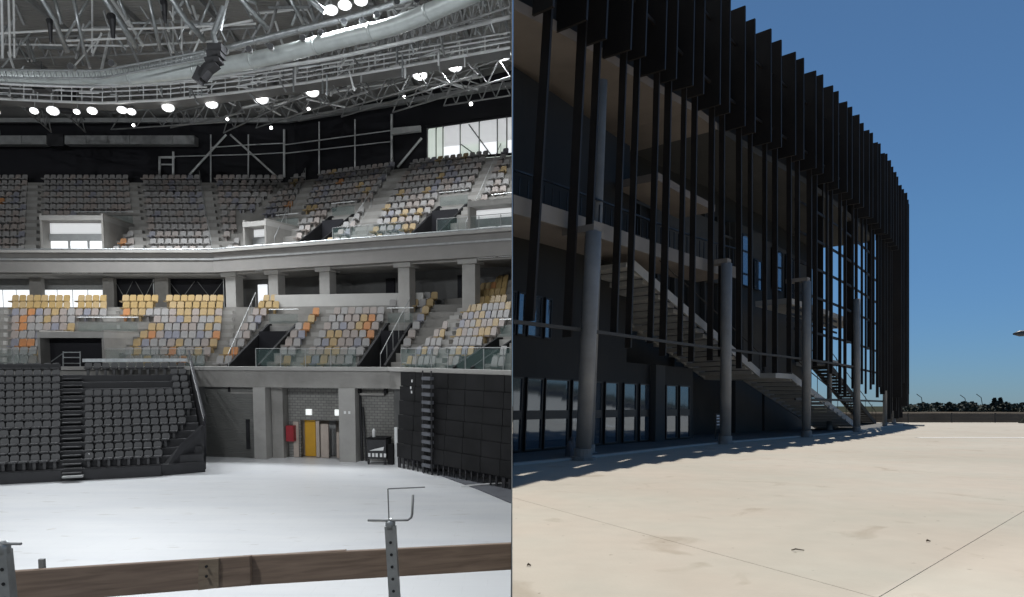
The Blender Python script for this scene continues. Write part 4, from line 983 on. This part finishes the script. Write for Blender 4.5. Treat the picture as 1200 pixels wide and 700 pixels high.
where = ['above the long gantry box', 'above the short wall gantry', 'rising from the crossed braces', 'right of the crossed braces', 'above the middle wall posts', 'above the last wall post', 'above the glazed control room', 'left of the hanging line array', 'behind the hanging line array', 'at the left edge above the gantry', 'at the right end by the dividing wall']
for (a, b), wh in zip(segs, where):
    lattice('thin steel roof truss '+wh, LP(*a), LP(*b), rnd(.9, 1.3), random.choice([4, 5, 6]), .042, 'steel_d')
segs2 = [((0, 70, 50), (300, 58, 47)), ((20, 30, 50), (330, 12, 47)), ((300, 92, 50), (598, 20, 40)), ((360, 78, 47), (598, 48, 41)), ((330, 100, 50), (598, 66, 43)), ((440, 60, 44), (598, 8, 37))]
where2 = ['crossing behind the big duct at the left', 'high on the left under the ceiling', 'sweeping behind the duct towards the right', 'in the tangle of steel under the right duct', 'just above the row of floodlights on the right', 'in the top right corner of the hall']
for (a, b), wh in zip(segs2, where2):
    lattice('long steel roof truss '+wh, LP(*a), LP(*b), 1.3, 16, .05, 'steel_d')
# tangle of short members on the right
t = thing('service_frame', 'tangle of short pipes, brackets and trays hanging under the duct on the right', 'service frame', LP(430, 80, 43))
for i in range(70):
    u = rnd(300, 596); vb = 98-(u-300)*.19; v = rnd(vb-32, vb+14); d = rnd(41, 46); L = rnd(8, 30); a = random.choice([rnd(-.35, -.1), rnd(-1.3, -.8), rnd(.9, 1.4), 1.57])
    m = MB(); m.tube([LP(u, v, d), LP(u+L*math.cos(a), v+L*math.sin(a), d-rnd(-.6, .6))], rnd(.025, .075), 5); iobj('member', m, random.choice(['steel', 'steel_d', 'galv', 'steel_d']), t)
t = thing('service_frame', 'rows of brackets and hangers between the duct and the walkway on the left', 'service frame', LP(150, 95, 42))
for i in range(46):
    u = rnd(-5, 300); v = rnd(88, 112); d = rnd(40, 44); L = rnd(6, 24); a = random.choice([0, 0, rnd(-.1, .1), 1.57, rnd(.7, 1.2), -.9])
    m = MB(); m.tube([LP(u, v, d), LP(u+L*math.cos(a), v+L*math.sin(a), d)], rnd(.025, .06), 5); iobj('member', m, random.choice(['steel', 'steel_d', 'galv']), t)
t = thing('roof_braces', 'dense web of pale roof braces under the ceiling above the ducts', 'roof braces', LP(250, 20, 44))
for i in range(105):
    u = rnd(-5, 590); v = rnd(-8, 66-u*.11); d = rnd(43, 48); L = rnd(24, 62); a = random.choice([rnd(.95, 1.35), rnd(.95, 1.35), rnd(1.75, 2.3), rnd(-.15, .05)])
    if v+L*math.sin(a) > 88: L *= .5
    m = MB(); m.tube([LP(u, v, d), LP(u+L*math.cos(a), v+L*math.sin(a), d+rnd(-1, 1))], rnd(.045, .11), 6); iobj('brace', m, random.choice(['steel', 'galv', 'steel_d']), t)
t = thing('roof_braces', 'web of thin steel braces above the floodlight row on the right', 'roof braces', LP(450, 110, 46))
for i in range(80):
    u = rnd(250, 590); vb = 140-(u-250)*.13; v = rnd(vb-45, vb-6); d = rnd(47, 53); L = rnd(18, 60); a = random.choice([rnd(-.3, -.1), rnd(-.3, -.1), rnd(.3, .8), rnd(-1, -.6)])
    m = MB(); m.tube([LP(u, v, d), LP(u+L*math.cos(a), min(v+L*math.sin(a), vb), d+rnd(-1, 1))], rnd(.035, .075), 5); iobj('brace', m, random.choice(['steel', 'steel_d']), t)
# ducts
def duct(label, pts, r, mm, n=18):
    P = [LP(*p) for p in pts]; Q = []
    for i in range(len(P)-1):
        p0 = P[max(i-1, 0)]; p1 = P[i]; p2 = P[i+1]; p3 = P[min(i+2, len(P)-1)]
        for k in range(6):
            t_ = k/6; Q.append(.5*((2*p1)+(p2-p0)*t_+(2*p0-5*p1+4*p2-p3)*t_*t_+(3*p1-p0-3*p2+p3)*t_**3))
    Q.append(P[-1])
    t = thing('air_duct', label, 'air duct', P[0], 'round ducts under the roof')
    m = MB(); m.tube(Q, r, n); iobj('pipe', m, mm, t, smooth=True)
    for i in range(3, len(Q)-1, 5):
        d_ = (Q[i+1]-Q[i]).normalized(); m = MB(); m.tube([Q[i]-d_*.06, Q[i]+d_*.06], r*1.06, n); iobj('collar', m, mm, t, smooth=True)
    return Q
duct('large silver round duct sweeping from the left edge up to the right', [(-30, 89, 38), (60, 92, 38.5), (140, 91, 38), (230, 82, 37), (310, 68, 36), (400, 46, 34.5), (470, 28, 33.5), (560, -10, 32)], .38, 'duct')
duct('slim bright duct running above the large one behind the three lit floodlights', [(-30, 83, 39.5), (100, 86, 39.5), (190, 76, 39), (300, 48, 38), (360, 33, 37.5), (420, 18, 37), (500, -8, 36)], .17, 'galv')
duct('thin pipe running along the underside of the roof above the floodlights', [(-30, 96, 37.5), (100, 101, 38), (220, 94, 38), (330, 78, 38), (420, 62, 37), (598, 20, 34)], .09, 'steel')
# curved lighting walkway
t = thing('walkway', 'curved slatted maintenance walkway hanging above the row of floodlights', 'walkway', LP(100, 118, 44))
wp = [(-20, 115, 46), (60, 119, 46), (120, 121, 45.5), (200, 117, 45), (280, 108, 44.5), (360, 97, 44), (450, 82, 43), (598, 56, 41)]
for off in (0, -7, -13, -18):
    m = MB(); m.tube([LP(u, v+off, d) for u, v, d in wp], .045 if off else .08, 6); iobj('rail', m, 'steel', t)
for i in range(len(wp)-1):
    for k in range(5):
        f = k/5; a = [wp[i][j]+(wp[i+1][j]-wp[i][j])*f for j in range(3)]
        m = MB(); m.tube([LP(a[0], a[1], a[2]), LP(a[0], a[1]-18, a[2])], .03, 5); iobj('post', m, 'steel', t)
m = MB()
for i in range(len(wp)-1):
    a, b = LP(*wp[i]), LP(*wp[i+1]); m.hexa([a, b, b+Vector((0, 1.4, 0)), a+Vector((0, 1.4, 0)), a+Vector((0, 0, .08)), b+Vector((0, 0, .08)), b+Vector((0, 1.4, .08)), a+Vector((0, 1.4, .08))])
iobj('deck', m, 'conc_d', t)
# lighting truss on the left
t = thing('lighting_truss', 'silver box lighting truss with white fixings at the left below the duct', 'lighting truss', LP(0, 90, 37))
for v in (84, 93):
    m = MB(); m.tube([LP(-20, v-2, 37), LP(118, v-1, 37), LP(240, v-24, 36)], .05, 6); iobj('chord', m, 'galv', t)
for i in range(40):
    u = -20+i*6.5; o = 0 if u < 118 else -(u-118)*.19; m = MB(); m.tube([LP(u, 83+o, 37), LP(u+3.2, 93+o, 37)], .022, 5); m.tube([LP(u+3.2, 93+o, 37), LP(u+6.5, 83+o, 37)], .022, 5); iobj('web', m, 'galv', t)
# hanging loudspeakers
t = thing('line_array', 'black curved line array loudspeaker hanging like a J in the middle of the roof', 'loudspeaker', LP(246, 80, 34))
for i, (u, v, a) in enumerate(((254, 58, 0), (253, 65, .1), (251, 72, .3), (247, 79, .6), (241, 85, .9), (235, 89, 1.1))):
    q = LP(u, v, 34); mm = MB(); mm.box(-.32, -.3, -.16, .32, .3, .16); me = mm.mesh('cabinet'); me.materials.append(MT['black']); put('cabinet', me, t, q, rot=Matrix.Rotation(-a, 4, 'Y').to_euler())
m = MB(); m.tube([LP(262, 8, 34), LP(250, 40, 34), (LP(254, 56, 34))], .12, 6); iobj('hanger', m, 'galv', t)
m = MB(); m.tube([LP(268, -6, 34), LP(258, 36, 34)], .07, 6); iobj('hanger', m, 'galv', t)
t = thing('line_array', 'black straight line array loudspeaker hanging above the left floodlights', 'loudspeaker', LP(81, 130, 47.5))
for i in range(6):
    q = LP(82-i*.8, 101+i*5.6, 47.5); mm = MB(); mm.box(-.42, -.3, -.15, .42, .3, .15); me = mm.mesh('cabinet'); me.materials.append(MT['black']); put('cabinet', me, t, q)
m = MB(); m.tube([LP(82, 70, 47.5), LP(82, 99, 47.5)], .03, 5); iobj('hanger', m, 'steel_d', t)
m = MB(); a, b = LP(42, 107, 40), LP(57, 95, 40); m.box(a.x, 39.7, a.z, b.x, 40.3, b.z); m.tube([((a.x+b.x)/2, 40, b.z), ((a.x+b.x)/2, 40, b.z+1)], .03, 5); iobj('hanging_speaker', m, 'black', label='square black loudspeaker hanging left of the straight line array', cat='loudspeaker')
for i, (u, v, r_, lb) in enumerate(((60, 27, .2, 'first dark spotlight clamped to a roof strut from the left'), (133, 22, .28, 'dark spotlight clamped to the second roof strut'), (194, 5, .22, 'dark spotlight near the top edge clamped to the third strut'), (193, 17, .12, 'small dark hook hanging under the third strut spotlight'))):
    m = MB(); q = LP(u, v, 36); m.tube([q+Vector((-r_*.4, 0, .1)), q+Vector((0, -.1, -.1)), q+Vector((-.05, 0, -.9 if i < 3 else -.3))], [r_*.8, r_*.6, r_*.3], 8); iobj('spotlight', m, 'black', label=lb, cat='spotlight')
for i, (u, v) in enumerate(((87, 80), (134, 76), (265, 61), (293, 60), (318, 57), (355, 47), (376, 41), (403, 28), (424, 27), (441, 20), (464, 5), (487, 3))):
    q = LP(u, v, 35); mm = MB(); mm.tube([q, q+Vector((.12, -.5, -.1))], [.13, .15], 10); tt = thing('small_spotlight', 'small unlit spotlight on the duct, number %s from the left along it' % ['one', 'two', 'three', 'four', 'five', 'six', 'seven', 'eight', 'nine', 'ten', 'eleven', 'twelve'][i], 'spotlight', q, 'small spotlights along the duct')
    iobj('body', mm, 'steel_d', tt); mm = MB(); mm.tube([q+Vector((.12, -.5, -.1)), q+Vector((.125, -.52, -.104))], .14, 10); iobj('lens', mm, 'black', tt)
# lit floodlights: each body carries its own lamp
FL = [(-6, 131, 5), (40, 130, 4.5), (62, 130, 6), (90, 131, 3.5), (108, 130, 5), (143, 129, 5), (154, 131, 4.5), (197, 126, 6), (248, 122, 6), (306, 116, 7), (366, 108, 6.5), (492, 88, 7), (533, 78, 7), (589, 64, 8), (388, 12, 6.4), (404, 6, 6.4), (423, 1, 6.4)]
names = ['cut by the left edge', 'left of the pair beside the line array', 'right of the pair beside the line array', 'just right of the straight line array', 'second right of the straight line array', 'left of the close pair above the gantry', 'right of the close pair above the gantry', 'above the end of the long gantry', 'above the crossed braces', 'left of the first wide gap in the row', 'above the middle wall posts', 'lowest of the three near the dividing wall', 'middle of the three near the dividing wall', 'nearest the dividing wall', 'left of the bright trio on the duct', 'middle of the bright trio on the duct', 'right of the bright trio on the duct']
for i, ((u, v, s_), nm) in enumerate(zip(FL, names)):
    d = 46 if v > 100 else (45 if u > 480 else 35); q = LP(u, v, d); r = s_*d/F*.9
    t = thing('floodlight', 'lit white floodlight '+nm, 'floodlight', q, 'lit floodlights under the roof')
    aim = Vector((rnd(-1, 1)*.1, -.75, -.65)).normalized()
    m = MB(); m.tube([q-aim*.25, q], [r*.7, r*1.05], 12); iobj('housing', m, 'steel_d', t)
    m = MB(); m.tube([q+aim*.005, q+aim*.02], [r*1.02, r*.98], 14); [setattr(vv_, 'x', q.x+(vv_.x-q.x)*1.35) for vv_ in m.v]; iobj('glow_ring', m, 'lampdim', t)  # dim emissive ring round the lens imitates the soft lamp glow
    m = MB(); m.tube([q+aim*.03, q+aim*.07], [r*.72, r*.6], 14); [setattr(vv_, 'x', q.x+(vv_.x-q.x)*1.35) for vv_ in m.v]; iobj('lens', m, 'lamp', t)
    m = MB(); m.tube([q-aim*.1, q-aim*.1+Vector((0, 0, 1.2))], .03, 5); iobj('bracket', m, 'steel_d', t)
    L = bpy.data.lights.new('floodlight_beam', 'SPOT'); L.energy = 2200 if d > 40 else 8800; L.spot_size = math.radians(152 if d > 40 else 120); L.spot_blend = 1; L.shadow_soft_size = .35; L.color = (.93, .97, 1)
    lo = bpy.data.objects.new('floodlight_beam', L); COL.objects.link(lo)
    W = M_IN @ (q+aim*.35); tgt = M_IN @ (Vector((q.x*.8-2, q.y-6, 0)) if d > 40 else Vector((q.x*.8-6+(i-15)*6, 21, 0))); lo.location = W; lo.rotation_euler = (tgt-W).to_track_quat('-Z', 'Y').to_euler()
SM = [(318, 150, 2.2), (333, 110, 2), (362, 128, 2.2), (474, 114, 2.2), (552, 122, 2.6), (157, 147, 2), (267, 140, 2)]
nm2 = ['just below the eave above the wall bracing', 'between two large floodlights above the middle posts', 'under the roof above the middle wall posts', 'in the middle of the right-hand roof', 'at the eave above the glazed control room', 'above the long gantry box', 'above the left end of the wall bracing']
for (u, v, s_), nm in zip(SM, nm2):
    q = LP(u, v, 50); r = s_*50/F*.8; t = thing('downlight', 'small lit downlight '+nm, 'downlight', q, 'small lit downlights')
    m = MB(); m.tube([q+Vector((0, .02, .15)), q], [r*.8, r], 10); iobj('housing', m, 'steel_d', t); m = MB(); m.tube([q-Vector((0, .06, .01)), q-Vector((0, .1, .04))], r*.9, 10); iobj('lens', m, 'lamp', t)
# added floodlights, unseen behind the gallery, to light railing and stands from the front
for i, (x, nm) in enumerate(((-40, 'far left'), (-23, 'middle'), (-8, 'near the dividing wall'))):
    q = Vector((x, -2.5, 21)); aim = Vector((0, .7, -.7)); t = thing('floodlight', 'added fill floodlight behind the gallery, '+nm, 'floodlight', q, 'lit floodlights under the roof')
    m = MB(); m.tube([q-aim*.25, q], [.14, .22], 12); iobj('housing', m, 'steel_d', t)
    m = MB(); m.tube([q+aim*.01, q+aim*.05], [.21, .18], 14); iobj('lens', m, 'lamp', t)
    L = bpy.data.lights.new('floodlight_beam', 'SPOT'); L.energy = 9000; L.spot_size = math.radians(168); L.spot_blend = 1; L.shadow_soft_size = .35; L.color = (.93, .97, 1)
    lo = bpy.data.objects.new('floodlight_beam', L); COL.objects.link(lo); W = M_IN @ (q+aim*.35); tgt = M_IN @ Vector((q.x, 14, 14)); lo.location = W; lo.rotation_euler = (tgt-W).to_track_quat('-Z', 'Y').to_euler()
# eave beam
t = thing('eave_beam', 'grey edge beam where the roof meets the black upper wall', 'beam', on_wall(200, 156))
for S in US:
    l, r = S.ends(BB); m = MB(); m.beam(S.p(l, BB, ZE), S.p(r, BB, ZE), .3, .35); iobj('beam', m, 'steel_d', t)
# purlins on the ceiling
for k in range(14):
    m = MB(); x = -70+k*5.2; m.beam((x, 8, cz(8)-.2), (x+6, 61, cz(61)-.2), .18, .35); iobj('roof_beam', m, 'steel_d', label='dark beam fixed under the ceiling deck', cat='beam', group='beams under the ceiling deck')
# ---- near railing: gallery floor, boards, posts
m = MB(); m.box(-12, -5.9, 3.3, -.05, 5.6, 3.75); obj('gallery_floor', m, 'conc', kind='structure')
def bd(u, v): # depth along the board
    return 4.5+(u/600)*1.0
def board(u0, u1, vt0, vt1, vb0, vb1, name, label, mm, dy=0, th=.04):
    P = [LD(u0, vb0, bd(u0, 0)+dy), LD(u1, vb1, bd(u1, 0)+dy), LD(u1, vt1, bd(u1, 0)+dy), LD(u0, vt0, bd(u0, 0)+dy)]
    for p in P: p.x = min(p.x, -.006)
    P[3].x = P[0].x; P[2].x = P[1].x
    o = (P[0]+P[1])/2; ax = (P[1]-P[0]).normalized(); ang = math.atan2(ax.y, ax.x)
    m = MB(); m.prism([p-o for p in P], (0, th, 0))
    # rotate into board axes so the grain runs along it
    Rm = Matrix.Rotation(-ang, 3, 'Z'); m.v = [Rm @ v for v in m.v]
    me = m.mesh(name, bevel=.004); me.materials.append(MT[mm]); ob = put(name, me, None, o, ang); return tag(ob, label, 'board')
board(-60, 294, 675, 652, 715, 686.5, 'wooden_board', 'long brown weathered rail board on the left across the bottom of the hall', 'wood')
board(283, 602, 652.5, 637, 687, 668, 'wooden_board', 'brown weathered rail board on the right, lapped behind the metal post', 'wood', dy=.045)
t = thing('joint_cleat', 'pale wooden cleat with two screws fixed across the left rail board', 'cleat', LD(244, 690, bd(244, 0)-.03))
m = MB(); y = bd(244, 0)-.03; m.prism([LD(232, 692, y), LD(256, 689, y+.03), LD(256, 655, y+.03), LD(233, 657, y)], (0, .025, 0)); iobj('plate', m, 'wood2', t)
for v in (664, 675.5):
    m = MB(); q = LD(242, v, y); m.tube([q+Vector((0, -.008, 0)), q+Vector((0, .004, 0))], .009, 10); iobj('screw', m, 'black', t)
m = MB(); m.prism([LD(335, 651.5, 5.112), LD(405, 647.5, 5.222), LD(405, 645, 5.222), LD(335, 649.5, 5.112)], (0, .03, 0)); iobj('wood_lath', m, 'wood', label='thin lath lying along the top edge of the right rail board', cat='lath')
def post(u, vtop, d, label, hook=True, w_=.072):
    q = LD(u, vtop, d); q2 = LD(u+8, 720, d); q2 = Vector((q.x+ (q2.x-q.x), d, 3.75)); t = thing('rail_post', label, 'post', Vector((q.x+.03, d, 3.75)), 'metal posts of the rail')
    m = MB(); a = w_/2
    for (x0, y0, x1, y1) in ((-a, -.012, a, .0), (-a, .0, -a+.008, .05), (a-.008, .0, a, .05)):
        m.hexa([(q.x+x0+.05, d+y0, 3.75), (q.x+x1+.05, d+y0, 3.75), (q.x+x1+.05, d+y1, 3.75), (q.x+x0+.05, d+y1, 3.75), (q.x+x0, d+y0, q.z), (q.x+x1, d+y0, q.z), (q.x+x1, d+y1, q.z), (q.x+x0, d+y1, q.z)])
    iobj('channel', m, 'galv', t)
    for k in range(10):
        z = q.z-.11-k*.085; x = q.x+.05*(q.z-z)/(q.z-3.75); m = MB(); m.tube([(x, d-.016, z), (x, d-.0125, z)], .0105, 10); iobj('hole', m, 'black', t)
    m = MB(); m.tube([q+Vector((0, .02, -.02)), q+Vector((0, .02, .03)), q+Vector((0, .02, .05))], [.038, .034, .015], 12); iobj('clamp', m, 'galv', t, smooth=True)
    return t, q
t, q = post(457, 617, 4.9, 'perforated metal post with a bent hook at its top in front of the right board')
d = 4.9
m = MB(); m.tube([LD(431, 610, d), LD(455, 610, d), LD(478, 609.5, d), LD(482, 606.5, d), LD(483, 602, d), LD(484, 580, d)], .0085, 8); iobj('hook_bar', m, 'steel_d', t, smooth=True)
m = MB(); m.tube([LD(456, 616, d), LD(454.5, 573, d), LD(455.5, 573, d), LD(498, 571, d)], .0045, 6); iobj('thin_rod', m, 'steel_d', t)
t, q = post(2, 645, 4.1, 'perforated metal post cut by the left edge with a flat bar on top', w_=.06)
m = MB(); m.tube([LD(-20, 637.5, 4.1), LD(25, 637.5, 4.1)], .008, 8); iobj('hook_bar', m, 'steel_d', t)
m = MB(); qa = LD(47, 656, 4.62); m.box(qa.x-.017, 4.625, LD(47, 676, 4.62).z, qa.x+.017, 4.65, qa.z); iobj('stub', m, 'steel_d', label='short grey metal stub standing behind the left rail board', cat='stub')
# scuffs on the hall floor
for u, v, a, l in ((158, 631, 8, 'longest pale brown scuff on the white floor at the left'), (60, 620, 6, 'faint scuff on the white floor nearest the left edge'), (458, 599, 4, 'short scuff on the white floor left of the hook'), (130, 657, 4, 'short scuff on the white floor above the left board'), (320, 602, 3, 'tiny scuff in the middle of the white floor')):
    m = MB(); m.prism([LZ(u-a, v+1.2, .004), LZ(u-a*.2, v+.7, .004), LZ(u+a, v-.6, .004), LZ(u+a*.2, v-.4, .004)], (0, 0, .003)); iobj('scuff_mark', m, mat('scuff', (.6, .58, .55), .6), label=l, cat='scuff mark')
print('seats', nseat)
